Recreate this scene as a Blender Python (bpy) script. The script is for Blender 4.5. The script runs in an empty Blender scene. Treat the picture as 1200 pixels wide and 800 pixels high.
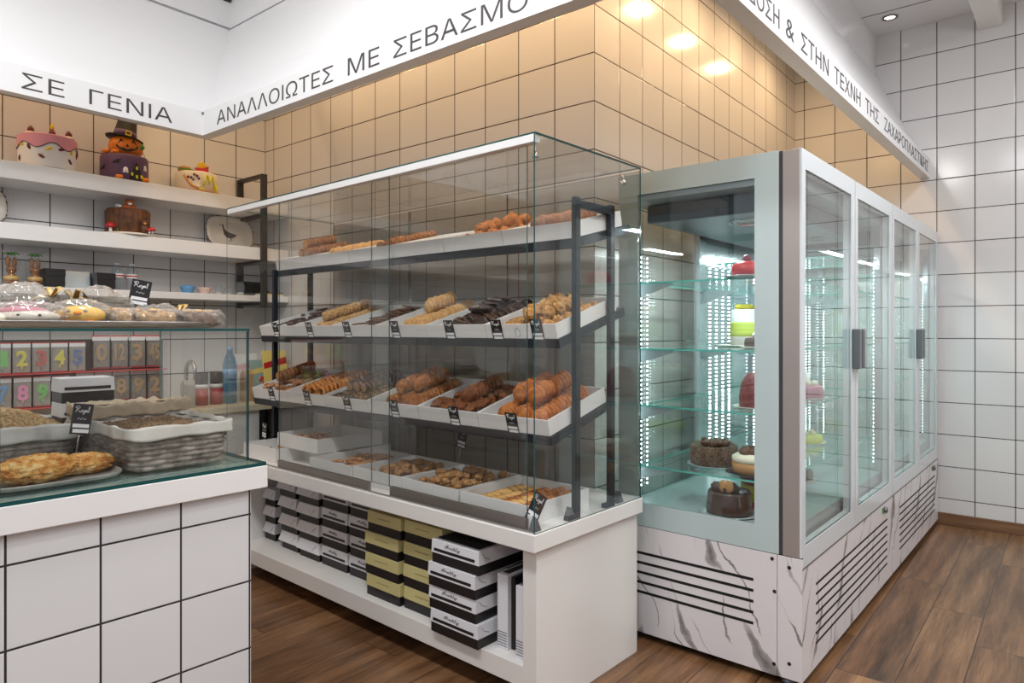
import bpy, math, random
from mathutils import Matrix, Vector, noise
R = math.radians
random.seed(7)
S = bpy.context.scene
COL = S.collection
PI = math.pi

# ------------------------------------------------------------------ frames
CASE = Matrix.Rotation(R(-2.1), 4, 'Z')     # counters are turned a little against the walls
FRID = Matrix.Rotation(R(-1.0), 4, 'Z')     # so are the refrigerated cabinets
ROOM = Matrix.Identity(4)

# ------------------------------------------------------------------ colours and materials
def lin(c):
    c /= 255.0
    return c / 12.92 if c <= 0.04045 else ((c + 0.055) / 1.055) ** 2.4
def rgb(r, g, b): return (lin(r), lin(g), lin(b), 1.0)

class NT:
    def __init__(s, name):
        s.m = bpy.data.materials.new(name); s.m.use_nodes = True
        s.t = s.m.node_tree; s.t.nodes.clear()
        s.out = s.n('ShaderNodeOutputMaterial')
    def n(s, kind, **kw):
        nd = s.t.nodes.new(kind)
        for k, v in kw.items(): setattr(nd, k, v)
        return nd
    def l(s, a, b): s.t.links.new(a, b)
    def math(s, op, a, b=None, c=None):
        nd = s.n('ShaderNodeMath', operation=op)
        for i, v in enumerate((a, b, c)):
            if v is None: continue
            if isinstance(v, (int, float)): nd.inputs[i].default_value = v
            else: s.l(v, nd.inputs[i])
        return nd.outputs[0]
    def mix(s, fac, a, b):
        nd = s.n('ShaderNodeMix', data_type='RGBA')
        for k, v in ((0, fac), (6, a), (7, b)):
            if isinstance(v, (int, float, tuple)): nd.inputs[k].default_value = v
            else: s.l(v, nd.inputs[k])
        return nd.outputs[2]
    def coord(s, which='Object'):
        return s.n('ShaderNodeTexCoord').outputs[which]
    def sep(s, v):
        nd = s.n('ShaderNodeSeparateXYZ'); s.l(v, nd.inputs[0]); return nd.outputs
    def noise(s, scale, detail=3, vec=None, rough=0.55, out=0):
        nd = s.n('ShaderNodeTexNoise'); nd.inputs['Scale'].default_value = scale
        nd.inputs['Detail'].default_value = detail; nd.inputs['Roughness'].default_value = rough
        s.l(vec if vec is not None else s.coord(), nd.inputs['Vector']); return nd.outputs[out]
    def ramp(s, fac, stops):
        nd = s.n('ShaderNodeValToRGB'); e = nd.color_ramp.elements
        while len(e) < len(stops): e.new(0.5)
        for el, (p, c) in zip(e, stops): el.position = p; el.color = c
        s.l(fac, nd.inputs[0]); return nd.outputs[0]
    def bsdf(s, color=None, rough=0.5, metal=0.0, spec=0.5, bump=None, bstr=0.3, bdist=0.01, **kw):
        p = s.n('ShaderNodeBsdfPrincipled')
        if color is not None:
            if isinstance(color, tuple): p.inputs['Base Color'].default_value = color
            else: s.l(color, p.inputs['Base Color'])
        if isinstance(rough, (int, float)): p.inputs['Roughness'].default_value = rough
        else: s.l(rough, p.inputs['Roughness'])
        p.inputs['Metallic'].default_value = metal
        p.inputs['Specular IOR Level'].default_value = spec
        for k, v in kw.items(): p.inputs[k.replace('_', ' ')].default_value = v
        if bump is not None:
            b = s.n('ShaderNodeBump'); b.inputs['Strength'].default_value = bstr; b.inputs['Distance'].default_value = bdist
            s.l(bump, b.inputs['Height']); s.l(b.outputs[0], p.inputs['Normal'])
        s.l(p.outputs[0], s.out.inputs[0]); return p

M = {}
def plain(name, c, rough=0.5, metal=0.0, spec=0.5, **kw):
    t = NT(name); t.bsdf(c, rough, metal, spec, **kw); M[name] = t.m; return t.m
def mottled(name, c1, c2, scale=30, rough=0.7, bscale=None, bstr=0.5, bdist=0.004, lo=0.35, hi=0.65, c3=None):
    t = NT(name)
    f = t.noise(scale, 4)
    st = [(lo, c1), (hi, c2)]
    if c3: st = [(lo, c1), ((lo + hi) / 2, c2), (hi, c3)]
    col = t.ramp(f, st)
    b = t.noise(bscale or scale * 2, 5)
    t.bsdf(col, rough, bump=b, bstr=bstr, bdist=bdist); M[name] = t.m; return t.m

def tiles(name, u, v, pu, pv, size, c=(214, 212, 211), grout=(46, 34, 28), gw=0.0027, rough=0.16):
    su, sv = size if isinstance(size, tuple) else (size, size); size = sv
    t = NT(name); o = t.sep(t.coord())
    ax = {'X': 0, 'Y': 1, 'Z': 2}
    def edge(k, ph, sz):
        q = t.math('DIVIDE', t.math('SUBTRACT', o[ax[k]], ph), sz)
        fr = t.math('FRACT', q)
        return t.math('MINIMUM', fr, t.math('SUBTRACT', 1.0, fr)), t.math('FLOOR', q)
    e1, f1 = edge(u, pu, su); e2, f2 = edge(v, pv, sv)
    e = t.math('MINIMUM', e1, e2)
    g = t.math('LESS_THAN', e, gw / size)
    cv = t.n('ShaderNodeCombineXYZ'); t.l(f1, cv.inputs[0]); t.l(f2, cv.inputs[1])
    wn = t.n('ShaderNodeTexWhiteNoise'); t.l(cv.outputs[0], wn.inputs['Vector'])
    a = rgb(*[x - 4 for x in c]); b = rgb(*[x + 3 for x in c])
    col = t.mix(g, t.mix(wn.outputs['Value'], a, b), rgb(*grout))
    rg = t.math('ADD', t.math('MULTIPLY', g, 0.6), rough)
    h = t.math('MINIMUM', t.math('MULTIPLY', e, size / 0.005), 1.0)
    t.bsdf(col, rg, spec=0.5, bump=h, bstr=0.35, bdist=0.003)
    M[name] = t.m; return t.m

WT = 0.2225
tiles('tile_left_wall', 'Y', 'Z', 2.66, 0.178, WT)
tiles('tile_back_wall', 'X', 'Z', -1.70, 0.178, WT)
tiles('tile_column', 'Y', 'Z', 2.663, 0.178, (0.2265, WT))
tiles('tile_right_wall', 'X', 'Z', -1.63, 0.178, WT)
tiles('tile_counter', 'Y', 'Z', 0.01, 0.071, 0.2222, c=(216, 216, 218), grout=(44, 36, 34), gw=0.003)

plain('white_paint', rgb(236, 234, 231), 0.55)
plain('taupe_paint', rgb(150, 144, 138), 0.6)
plain('ceiling_paint', rgb(232, 232, 233), 0.6)
plain('white_laminate', rgb(226, 223, 219), 0.25)
plain('white_lacquer', rgb(230, 229, 228), 0.3)
plain('sign_white', rgb(228, 227, 228), 0.35)
plain('letter_grey', rgb(62, 58, 58), 0.5)
plain('dark_metal', rgb(44, 47, 54), 0.38, 0.35)
plain('bracket_metal', rgb(62, 60, 60), 0.45, 0.4)
plain('post_steel', rgb(172, 164, 160), 0.45, 0.6)
plain('steel', rgb(176, 174, 172), 0.28, 0.95)
plain('brushed_steel', rgb(150, 144, 140), 0.38, 0.9)
plain('chrome', rgb(205, 205, 208), 0.1, 1.0)
plain('black_plastic', rgb(24, 24, 26), 0.35)
plain('black_card', rgb(26, 23, 24), 0.4)
plain('soot_black', rgb(14, 14, 14), 0.8)
plain('card_white', rgb(224, 222, 219), 0.6)
plain('lid_white', rgb(222, 222, 226), 0.5)
plain('paper_white', rgb(232, 231, 230), 0.7)
plain('frost_glass', rgb(186, 203, 204), 0.12, 0, 0.5)
plain('door_border', rgb(214, 220, 223), 0.12, 0, 0.5)
plain('gold_card', rgb(208, 198, 140), 0.38, 0.12)
plain('gold_print', rgb(138, 124, 70), 0.5)
plain('print_grey', rgb(120, 116, 122), 0.6)
plain('print_white', rgb(235, 235, 235), 0.6)
plain('screw_dark', rgb(40, 38, 38), 0.4, 0.6)
plain('grey_plastic', rgb(112, 116, 120), 0.3, 0.5)
plain('glass_rim', rgb(20, 74, 74), 0.15, 0, 0.6)
plain('silver_pane', rgb(186, 200, 208), 0.2, 0.3)
plain('gasket', rgb(58, 60, 62), 0.5)

def thin_glass(name, tint, ior=1.45, refl=1.0):
    t = NT(name)
    geo = t.n('ShaderNodeNewGeometry')
    fr = t.n('ShaderNodeFresnel')
    i = t.math('ADD', t.math('MULTIPLY', geo.outputs['Backfacing'], 1.0 / ior - ior), ior)
    t.l(i, fr.inputs['IOR'])
    tr = t.n('ShaderNodeBsdfTransparent'); tr.inputs[0].default_value = tint
    gl = t.n('ShaderNodeBsdfGlossy'); gl.inputs['Roughness'].default_value = 0.0
    gl.inputs[0].default_value = (1, 1, 1, 1)
    mx = t.n('ShaderNodeMixShader'); t.l(t.math('MULTIPLY', fr.outputs[0], refl), mx.inputs[0])
    t.l(tr.outputs[0], mx.inputs[1]); t.l(gl.outputs[0], mx.inputs[2])
    t.l(mx.outputs[0], t.out.inputs[0]); M[name] = t.m; return t.m
thin_glass('clear_glass', (0.978, 0.985, 0.982, 1))
thin_glass('grey_glass', (0.80, 0.80, 0.785, 1))
thin_glass('clear_wrap', (0.97, 0.97, 0.96, 1), 1.35, 1.5)
thin_glass('low_case_glass', (0.982, 0.988, 0.985, 1))
thin_glass('cabinet_glass', (0.962, 0.984, 0.976, 1))
thin_glass('shelf_glass', (0.9, 0.97, 0.95, 1))
thin_glass('bottle_plastic', (0.86, 0.9, 0.93, 1), 1.35, 1.6)
thin_glass('cellophane', (0.93, 0.92, 0.9, 1), 1.4, 2.2)
def haze(name, amt, c):
    tr_ = M[name].node_tree; out = [n for n in tr_.nodes if n.type == 'OUTPUT_MATERIAL'][0]; src = out.inputs[0].links[0].from_socket
    df = tr_.nodes.new('ShaderNodeBsdfDiffuse'); df.inputs[0].default_value = c; mx = tr_.nodes.new('ShaderNodeMixShader'); mx.inputs[0].default_value = amt
    tr_.links.new(src, mx.inputs[1]); tr_.links.new(df.outputs[0], mx.inputs[2]); tr_.links.new(mx.outputs[0], out.inputs[0])
haze('cellophane', 0.13, rgb(235, 230, 220))
haze('bottle_plastic', 0.08, rgb(225, 230, 235))
thin_glass('blue_bottle', (0.35, 0.62, 0.8, 1), 1.35, 1.5)
plain('shelf_rim', rgb(96, 190, 178), 0.15, 0, 0.6)
plain('cabinet_grey', rgb(176, 186, 190), 0.3, 0.3)
plain('mirror_steel', rgb(206, 214, 218), 0.16, 0.75)
plain('cabinet_dark', rgb(70, 78, 84), 0.4, 0.3)

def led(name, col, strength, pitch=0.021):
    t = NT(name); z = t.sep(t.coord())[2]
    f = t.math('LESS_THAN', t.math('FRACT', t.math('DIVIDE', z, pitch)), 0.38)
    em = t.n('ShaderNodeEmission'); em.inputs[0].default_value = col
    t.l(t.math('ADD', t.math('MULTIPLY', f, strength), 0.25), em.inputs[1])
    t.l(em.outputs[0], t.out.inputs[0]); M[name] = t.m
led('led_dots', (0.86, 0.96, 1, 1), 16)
t = NT('lamp_white'); e = t.n('ShaderNodeEmission'); e.inputs[0].default_value = (1, 0.97, 0.92, 1); e.inputs[1].default_value = 9
t.l(e.outputs[0], t.out.inputs[0]); M['lamp_white'] = t.m
t = NT('lamp_warm'); e = t.n('ShaderNodeEmission'); e.inputs[0].default_value = (1, 0.72, 0.4, 1); e.inputs[1].default_value = 14
t.l(e.outputs[0], t.out.inputs[0]); M['lamp_warm'] = t.m

# wood-look floor planks running along Y, 0.205 wide and 1.31 long, each row stepped by -0.36
t = NT('floor_planks'); o = t.sep(t.coord())
qx = t.math('DIVIDE', t.math('ADD', o[0], 0.12), 0.205)
row = t.math('FLOOR', qx); fx = t.math('FRACT', qx)
qy = t.math('DIVIDE', t.math('ADD', t.math('SUBTRACT', o[1], 3.517), t.math('MULTIPLY', t.math('ADD', row, 1.0), 0.36)), 1.31)
fy = t.math('FRACT', qy); pl = t.math('FLOOR', qy)
ex = t.math('MULTIPLY', t.math('MINIMUM', fx, t.math('SUBTRACT', 1.0, fx)), 0.205)
ey = t.math('MULTIPLY', t.math('MINIMUM', fy, t.math('SUBTRACT', 1.0, fy)), 1.31)
g = t.math('LESS_THAN', t.math('MINIMUM', ex, ey), 0.0016)
cv = t.n('ShaderNodeCombineXYZ'); t.l(row, cv.inputs[0]); t.l(pl, cv.inputs[1])
wn = t.n('ShaderNodeTexWhiteNoise'); t.l(cv.outputs[0], wn.inputs['Vector'])
sv = t.n('ShaderNodeCombineXYZ')
t.l(t.math('ADD', t.math('MULTIPLY', o[0], 26.0), t.math('MULTIPLY', wn.outputs['Value'], 37.0)), sv.inputs[0])
t.l(t.math('MULTIPLY', o[1], 2.2), sv.inputs[1]); t.l(t.math('MULTIPLY', wn.outputs['Value'], 11.0), sv.inputs[2])
big = t.noise(0.55, 5, sv.outputs[0], 0.62)
sv2 = t.n('ShaderNodeCombineXYZ'); t.l(t.math('MULTIPLY', o[0], 160.0), sv2.inputs[0]); t.l(t.math('MULTIPLY', o[1], 7.0), sv2.inputs[1])
fine = t.noise(1.0, 3, sv2.outputs[0])
f = t.math('ADD', t.math('MULTIPLY', big, 0.72), t.math('MULTIPLY', fine, 0.28))
f = t.math('ADD', f, t.math('MULTIPLY', t.math('SUBTRACT', wn.outputs['Value'], 0.5), 0.12))
wood = t.ramp(f, [(0.3, rgb(58, 39, 26)), (0.43, rgb(98, 69, 46)), (0.56, rgb(128, 93, 64)), (0.72, rgb(162, 124, 88))])
t.bsdf(t.mix(g, wood, rgb(30, 21, 15)), 0.32, spec=0.45, bump=fine, bstr=0.06, bdist=0.002)
M['floor_planks'] = t.m
t = NT('skirting_wood'); o = t.sep(t.coord())
sv = t.n('ShaderNodeCombineXYZ'); t.l(t.math('MULTIPLY', o[0], 2.0), sv.inputs[0]); t.l(t.math('MULTIPLY', o[2], 40.0), sv.inputs[2])
t.bsdf(t.ramp(t.noise(1.0, 4, sv.outputs[0]), [(0.3, rgb(96, 68, 48)), (0.7, rgb(138, 102, 72))]), 0.4); M['skirting_wood'] = t.m

# white marble sheet with broad grey diagonal veins
t = NT('marble'); co = t.coord(); o = t.sep(co)
sd = t.math('ADD', t.math('ADD', o[0], t.math('MULTIPLY', o[1], -0.9)), t.math('MULTIPLY', o[2], 0.55))
ln = t.noise(1.3, 3, co); mn = t.noise(5.0, 5, co); fn = t.noise(45, 4, co)
sd = t.math('ADD', sd, t.math('ADD', t.math('MULTIPLY', ln, 0.55), t.math('MULTIPLY', mn, 0.11)))
def veins(freq, ph, width, gate, lo):
    q = t.math('ADD', t.math('MULTIPLY', sd, freq), ph)
    d = t.math('MULTIPLY', t.math('ABSOLUTE', t.math('SUBTRACT', t.math('FRACT', q), 0.5)), 1.0 / freq)
    gt = t.math('MAXIMUM', t.math('SUBTRACT', t.noise(gate, 2, co), lo), 0.0)
    w_ = t.math('ADD', t.math('MULTIPLY', gt, width), 0.0008)
    v_ = t.math('MAXIMUM', t.math('SUBTRACT', 1.0, t.math('DIVIDE', d, w_)), 0.0)
    return t.math('MULTIPLY', t.math('POWER', v_, 0.35), t.math('MINIMUM', t.math('MULTIPLY', gt, 9.0), 1.0))
k = t.math('MAXIMUM', t.math('MULTIPLY', veins(3.6, 0.1, 0.16, 2.6, 0.42), t.math('ADD', 0.35, t.math('MULTIPLY', fn, 0.75))), t.math('MULTIPLY', veins(7.9, 0.37, 0.03, 3.4, 0.46), 0.8))
t.bsdf(t.ramp(k, [(0.0, rgb(224, 221, 223)), (0.35, rgb(176, 173, 173)), (0.8, rgb(116, 112, 110))]), 0.3); M['marble'] = t.m

# food
mottled('cookie_pale', rgb(186, 136, 78), rgb(216, 172, 112), 60, 0.75, 180, 0.4, 0.002)
mottled('cookie_beige', rgb(172, 122, 68), rgb(204, 158, 98), 70, 0.8, 160, 0.5, 0.002, c3=rgb(214, 182, 134))
mottled('cookie_golden', rgb(168, 92, 30), rgb(212, 144, 64), 55, 0.65, 150, 0.5, 0.002)
mottled('cookie_brown', rgb(126, 68, 26), rgb(184, 114, 54), 55, 0.75, 150, 0.6, 0.003)
mottled('cookie_orange', rgb(150, 78, 26), rgb(200, 124, 54), 60, 0.75, 170, 0.6, 0.003)
mottled('cookie_rust', rgb(98, 52, 26), rgb(142, 84, 44), 70, 0.85, 160, 0.8, 0.004)
mottled('bun_brown', rgb(142, 80, 36), rgb(184, 118, 60), 40, 0.75, 120, 0.6, 0.004)
mottled('bun_dusky', rgb(128, 88, 66), rgb(158, 116, 90), 50, 0.8, 120, 0.6, 0.003)
mottled('choc_dark', rgb(44, 26, 18), rgb(72, 42, 30), 40, 0.35, 120, 0.4, 0.002)
mottled('choc_milk', rgb(84, 48, 32), rgb(112, 68, 46), 40, 0.4, 120, 0.4, 0.002)
mottled('cookie_plum', rgb(70, 48, 46), rgb(98, 70, 66), 60, 0.7, 150, 0.5, 0.002)
mottled('lump_golden', rgb(160, 104, 44), rgb(210, 166, 100), 45, 0.75, 110, 0.9, 0.005)
mottled('flake_tan', rgb(150, 100, 64), rgb(190, 142, 98), 60, 0.75, 120, 0.8, 0.003)
mottled('stick_amber', rgb(164, 100, 40), rgb(214, 152, 82), 60, 0.65, 140, 0.5, 0.002)
mottled('nut_biscuit', rgb(138, 92, 46), rgb(190, 142, 86), 55, 0.8, 130, 0.9, 0.003)
mottled('biscuit_yellow', rgb(190, 136, 66), rgb(220, 174, 106), 45, 0.65, 140, 0.4, 0.002)
mottled('bread_crust', rgb(176, 104, 40), rgb(222, 164, 86), 34, 0.7, 70, 1.0, 0.02, 0.34, 0.66, c3=rgb(236, 204, 144))
mottled('seed_mix', rgb(96, 74, 52), rgb(150, 122, 90), 120, 0.85, 140, 1.0, 0.006, 0.4, 0.6)
mottled('oat_mix', rgb(158, 122, 78), rgb(206, 176, 130), 110, 0.85, 140, 1.0, 0.006, 0.4, 0.6)
mottled('pink_mix', rgb(176, 122, 96), rgb(208, 160, 134), 110, 0.85, 140, 1.0, 0.006, 0.4, 0.6)
mottled('wicker', rgb(112, 102, 95), rgb(176, 165, 156), 26, 0.8, 90, 0.5, 0.004)
mottled('linen', rgb(204, 200, 192), rgb(226, 222, 214), 12, 0.9, 260, 0.25, 0.002)
mottled('linen_tan', rgb(176, 158, 134), rgb(204, 188, 164), 12, 0.9, 260, 0.25, 0.002)
mottled('baking_tin', rgb(120, 116, 112), rgb(170, 166, 160), 14, 0.35, 60, 0.1, 0.001)
mottled('stump_brown', rgb(76, 44, 24), rgb(112, 68, 38), 22, 0.7, 50, 0.8, 0.006)
mottled('bunny_choc', rgb(104, 62, 30), rgb(164, 112, 64), 18, 0.3, 40, 0.3, 0.004)
mottled('nuts_gold', rgb(150, 104, 54), rgb(214, 176, 118), 60, 0.6, 90, 1.0, 0.006)
mottled('nuts_choc', rgb(72, 44, 32), rgb(128, 92, 70), 60, 0.5, 90, 1.0, 0.006)
mottled('crumb_choc', rgb(60, 40, 30), rgb(128, 98, 74), 130, 0.8, 150, 0.8, 0.004)
mottled('berry_red', rgb(96, 26, 28), rgb(156, 54, 52), 60, 0.35, 90, 0.9, 0.006)

def spiral(name, dough, fill, crust, drizzle=None):
    t = NT(name); o = t.sep(t.coord())
    r = t.math('SQRT', t.math('ADD', t.math('MULTIPLY', o[0], o[0]), t.math('MULTIPLY', o[2], o[2])))
    a = t.math('DIVIDE', t.math('ARCTAN2', o[2], o[0]), 2 * PI)
    s = t.math('FRACT', t.math('SUBTRACT', t.math('DIVIDE', r, 0.0085), a))
    face = t.mix(t.math('LESS_THAN', s, 0.38), dough, fill)
    rim = t.math('GREATER_THAN', r, 0.0235)
    cr = crust
    if drizzle:
        w = t.math('GREATER_THAN', t.noise(50, 1), 0.62)
        cr = t.mix(w, crust, drizzle)
    t.bsdf(t.mix(rim, face, cr), 0.5); M[name] = t.m
spiral('roll_caramel', rgb(206, 150, 88), rgb(96, 54, 26), rgb(132, 82, 44))
spiral('roll_choc', rgb(190, 140, 90), rgb(66, 36, 22), rgb(52, 28, 18), rgb(150, 108, 74))

for nm, c, r_ in [('icing_white', (246, 242, 238), .55), ('icing_pink', (222, 152, 170), .5), ('icing_purple', (104, 74, 104), .55),
                  ('pumpkin', (226, 126, 28), .5), ('felt_black', (36, 30, 30), .7), ('yellow', (236, 200, 40), .5), ('red', (186, 36, 42), .4),
                  ('leaf_green', (70, 150, 50), .5), ('maroon', (110, 30, 42), .5), ('cream', (240, 228, 204), .5), ('fox_orange', (198, 108, 50), .6),
                  ('bear_brown', (92, 54, 34), .6), ('crust_tan', (196, 140, 80), .6), ('plate_cream', (222, 214, 202), .25), ('goose_grey', (84, 76, 66), .6),
                  ('rim_brown', (92, 80, 70), .6), ('sky_blue', (96, 152, 196), .4), ('soft_pink', (218, 190, 178), .5), ('candle_green', (92, 204, 70), .4),
                  ('candle_yellow', (230, 222, 40), .4), ('candle_red', (204, 50, 46), .4), ('candle_blue', (44, 88, 168), .4), ('candle_pink', (244, 140, 196), .4),
                  ('candle_azure', (74, 158, 226), .4), ('candle_gold', (172, 134, 74), .35), ('pack_grey', (150, 146, 140), .4), ('pack_dark', (58, 46, 40), .4),
                  ('pack_red', (196, 70, 70), .5), ('chick_yellow', (242, 190, 50), .5), ('beak_orange', (236, 140, 40), .5), ('ribbon_gold', (206, 170, 104), .35),
                  ('book_teal', (150, 176, 172), .5), ('book_pink', (214, 160, 160), .5), ('book_yellow', (226, 206, 120), .5), ('book_green', (120, 150, 96), .5),
                  ('kraft', (176, 142, 104), .7), ('lime', (204, 216, 92), .5), ('worktop_sand', (206, 196, 168), .35), ('tin_dark', (52, 46, 46), .35),
                  ('tin_red', (150, 40, 44), .4), ('label_white', (220, 220, 220), .5), ('choc_gloss', (58, 34, 26), .15), ('choc_matte', (70, 46, 36), .5),
                  ('banana', (240, 220, 40), .4), ('rose', (196, 120, 140), .5)]:
    plain(nm, rgb(*c), r_)

# ------------------------------------------------------------------ mesh builder
class MB:
    def __init__(s): s.v = []; s.f = []; s.m = []; s.sm = []
    def _add(s, vs, fs, mi=0, smooth=False, T=None):
        b = len(s.v)
        for p in vs:
            p = Vector(p)
            if T is not None: p = T @ p
            s.v.append(tuple(p))
        for k, q in enumerate(fs):
            s.f.append(tuple(b + i for i in q)); s.m.append(mi if isinstance(mi, int) else mi[k]); s.sm.append(smooth)
        return s
    def box(s, x0, y0, z0, x1, y1, z1, mi=0, T=None):
        # faces: bottom, top, -y, +x, +y, -x
        vs = [(x0, y0, z0), (x1, y0, z0), (x1, y1, z0), (x0, y1, z0), (x0, y0, z1), (x1, y0, z1), (x1, y1, z1), (x0, y1, z1)]
        return s._add(vs, [(0, 3, 2, 1), (4, 5, 6, 7), (0, 1, 5, 4), (1, 2, 6, 5), (2, 3, 7, 6), (3, 0, 4, 7)], mi, False, T)
    def cbox(s, c, sx, sy, sz, mi=0, T=None):
        return s.box(c[0] - sx / 2, c[1] - sy / 2, c[2] - sz / 2, c[0] + sx / 2, c[1] + sy / 2, c[2] + sz / 2, mi, T)
    def prism(s, poly, a, b, axis='Z', mi=0, smooth=False, T=None):
        n = len(poly)
        def P(p, h): return {'Z': (p[0], p[1], h), 'Y': (p[0], h, p[1]), 'X': (h, p[0], p[1])}[axis]
        vs = [P(p, a) for p in poly] + [P(p, b) for p in poly]
        fs = [tuple(range(n)), tuple(range(2 * n - 1, n - 1, -1))] + [(i, n + i, n + (i + 1) % n, (i + 1) % n) for i in range(n)]
        return s._add(vs, fs, mi, smooth, T)
    def lathe(s, prof, seg=24, c=(0, 0, 0), mi=0, smooth=True, T=None, axis='Z', wob=None):
        vs = []; n = len(prof)
        for i in range(seg):
            a = 2 * PI * i / seg
            for j, (r, z) in enumerate(prof):
                if wob: r, z = wob(a, r, z, j)
                x, y = r * math.cos(a), r * math.sin(a)
                p = {'Z': (x, y, z), 'Y': (x, z, y), 'X': (z, x, y)}[axis]
                vs.append((p[0] + c[0], p[1] + c[1], p[2] + c[2]))
        fs = [(i * n + j, ((i + 1) % seg) * n + j, ((i + 1) % seg) * n + j + 1, i * n + j + 1) for i in range(seg) for j in range(n - 1)]
        if prof[0][0] > 1e-6: fs.append(tuple(i * n for i in range(seg))[::-1])
        if prof[-1][0] > 1e-6: fs.append(tuple(i * n + n - 1 for i in range(seg)))
        return s._add(vs, fs, mi, smooth, T)
    def tube(s, pts, r, seg=8, mi=0, closed=False, T=None, flat=1.0):
        pts = [Vector(p) for p in pts]; n = len(pts); vs = []
        up = Vector((0, 0, 1))
        for i, p in enumerate(pts):
            if closed: d = pts[(i + 1) % n] - pts[i - 1]
            else: d = pts[min(i + 1, n - 1)] - pts[max(i - 1, 0)]
            d.normalize()
            u = d.cross(up)
            if u.length < 1e-3: u = d.cross(Vector((0, 1, 0)))
            u.normalize(); w = u.cross(d)
            rr = r[i] if isinstance(r, (list, tuple)) else r
            for k in range(seg):
                a = 2 * PI * k / seg
                vs.append(p + u * (rr * math.cos(a)) + w * (rr * flat * math.sin(a)))
        fs = []
        for i in range(n if closed else n - 1):
            j = (i + 1) % n
            for k in range(seg):
                k2 = (k + 1) % seg
                fs.append((i * seg + k, i * seg + k2, j * seg + k2, j * seg + k))
        if not closed: fs += [tuple(range(seg))[::-1], tuple((n - 1) * seg + k for k in range(seg))]
        return s._add(vs, fs, mi, True, T)
    def ball(s, c, rx, ry=None, rz=None, seg=16, rings=10, amp=0.0, freq=8.0, seed=0, mi=0, T=None):
        ry = rx if ry is None else ry; rz = rx if rz is None else rz
        vs = []; fs = []
        for j in range(1, rings):
            th = PI * j / rings
            for i in range(seg):
                a = 2 * PI * i / seg
                d = Vector((math.sin(th) * math.cos(a), math.sin(th) * math.sin(a), math.cos(th)))
                k = 1 + amp * noise.noise(d * freq * 0.35 + Vector((seed * 7.3, seed * 3.1, 0)))
                vs.append((c[0] + d.x * rx * k, c[1] + d.y * ry * k, c[2] + d.z * rz * k))
        t_ = len(vs); vs += [(c[0], c[1], c[2] + rz), (c[0], c[1], c[2] - rz)]
        for j in range(rings - 2):
            for i in range(seg):
                i2 = (i + 1) % seg
                fs.append((j * seg + i, (j + 1) * seg + i, (j + 1) * seg + i2, j * seg + i2))
        for i in range(seg):
            i2 = (i + 1) % seg
            fs.append((t_, i, i2)); fs.append((t_ + 1, (rings - 2) * seg + i2, (rings - 2) * seg + i))
        return s._add(vs, fs, mi, True, T)
    def grid(s, fn, nu, nv, mi=0, closed_u=False, smooth=True, T=None):
        vs = [fn(i / nu, j / nv) for i in range(nu + (0 if closed_u else 1)) for j in range(nv + 1)]
        N = nu + (0 if closed_u else 1); fs = []
        for i in range(nu):
            for j in range(nv):
                a = i * (nv + 1) + j; b = ((i + 1) % N) * (nv + 1) + j
                fs.append((a, b, b + 1, a + 1))
        return s._add(vs, fs, mi, smooth, T)
    def mesh(s, name, mats):
        me = bpy.data.meshes.new(name); me.from_pydata(s.v, [], s.f)
        for m in ([mats] if isinstance(mats, str) else mats): me.materials.append(M[m])
        me.polygons.foreach_set('material_index', s.m); me.polygons.foreach_set('use_smooth', s.sm)
        me.update(); return me
    def build(s, name, mats, parent=None, bevel=0.0, seg=2, mat=None, kind=None, label=None):
        o = bpy.data.objects.new(name, s.mesh(name, mats)); COL.objects.link(o)
        if parent is not None: o.parent = parent
        if mat is not None: o.matrix_basis = mat
        if bevel:
            b = o.modifiers.new('edge', 'BEVEL'); b.width = bevel; b.segments = seg; b.limit_method = 'ANGLE'; b.angle_limit = R(40)
        if kind: o['kind'] = kind
        if label: o['label'] = label
        return o

def tag(o, label, cat, group=None, kind=None):
    o['label'] = label; o['category'] = cat
    if group: o['group'] = group
    if kind: o['kind'] = kind
    return o
def thing(name, label, cat, frame=ROOM, loc=(0, 0, 0), rz=0.0, group=None, mat=None):
    o = bpy.data.objects.new(name, None); COL.objects.link(o)
    o.empty_display_size = 0.05
    o.matrix_basis = mat if mat is not None else frame @ Matrix.Translation(loc) @ Matrix.Rotation(rz, 4, 'Z')
    return tag(o, label, cat, group)
def struct(o): o['kind'] = 'structure'; return o
def inst(name, me, mat, label, cat, group):
    o = bpy.data.objects.new(name, me); COL.objects.link(o); o.matrix_basis = mat
    return tag(o, label, cat, group)
def copy_tree(o, mat, label=None):
    c = o.copy(); COL.objects.link(c); c.matrix_basis = mat
    if label: c['label'] = label
    for ch in o.children:
        d = ch.copy(); COL.objects.link(d); d.parent = c
        for g_ in ch.children:
            h_ = g_.copy(); COL.objects.link(h_); h_.parent = d
    return c
def Tm(*p): return Matrix.Translation(p)
def Rm(a, ax): return Matrix.Rotation(a, 4, ax)

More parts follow.
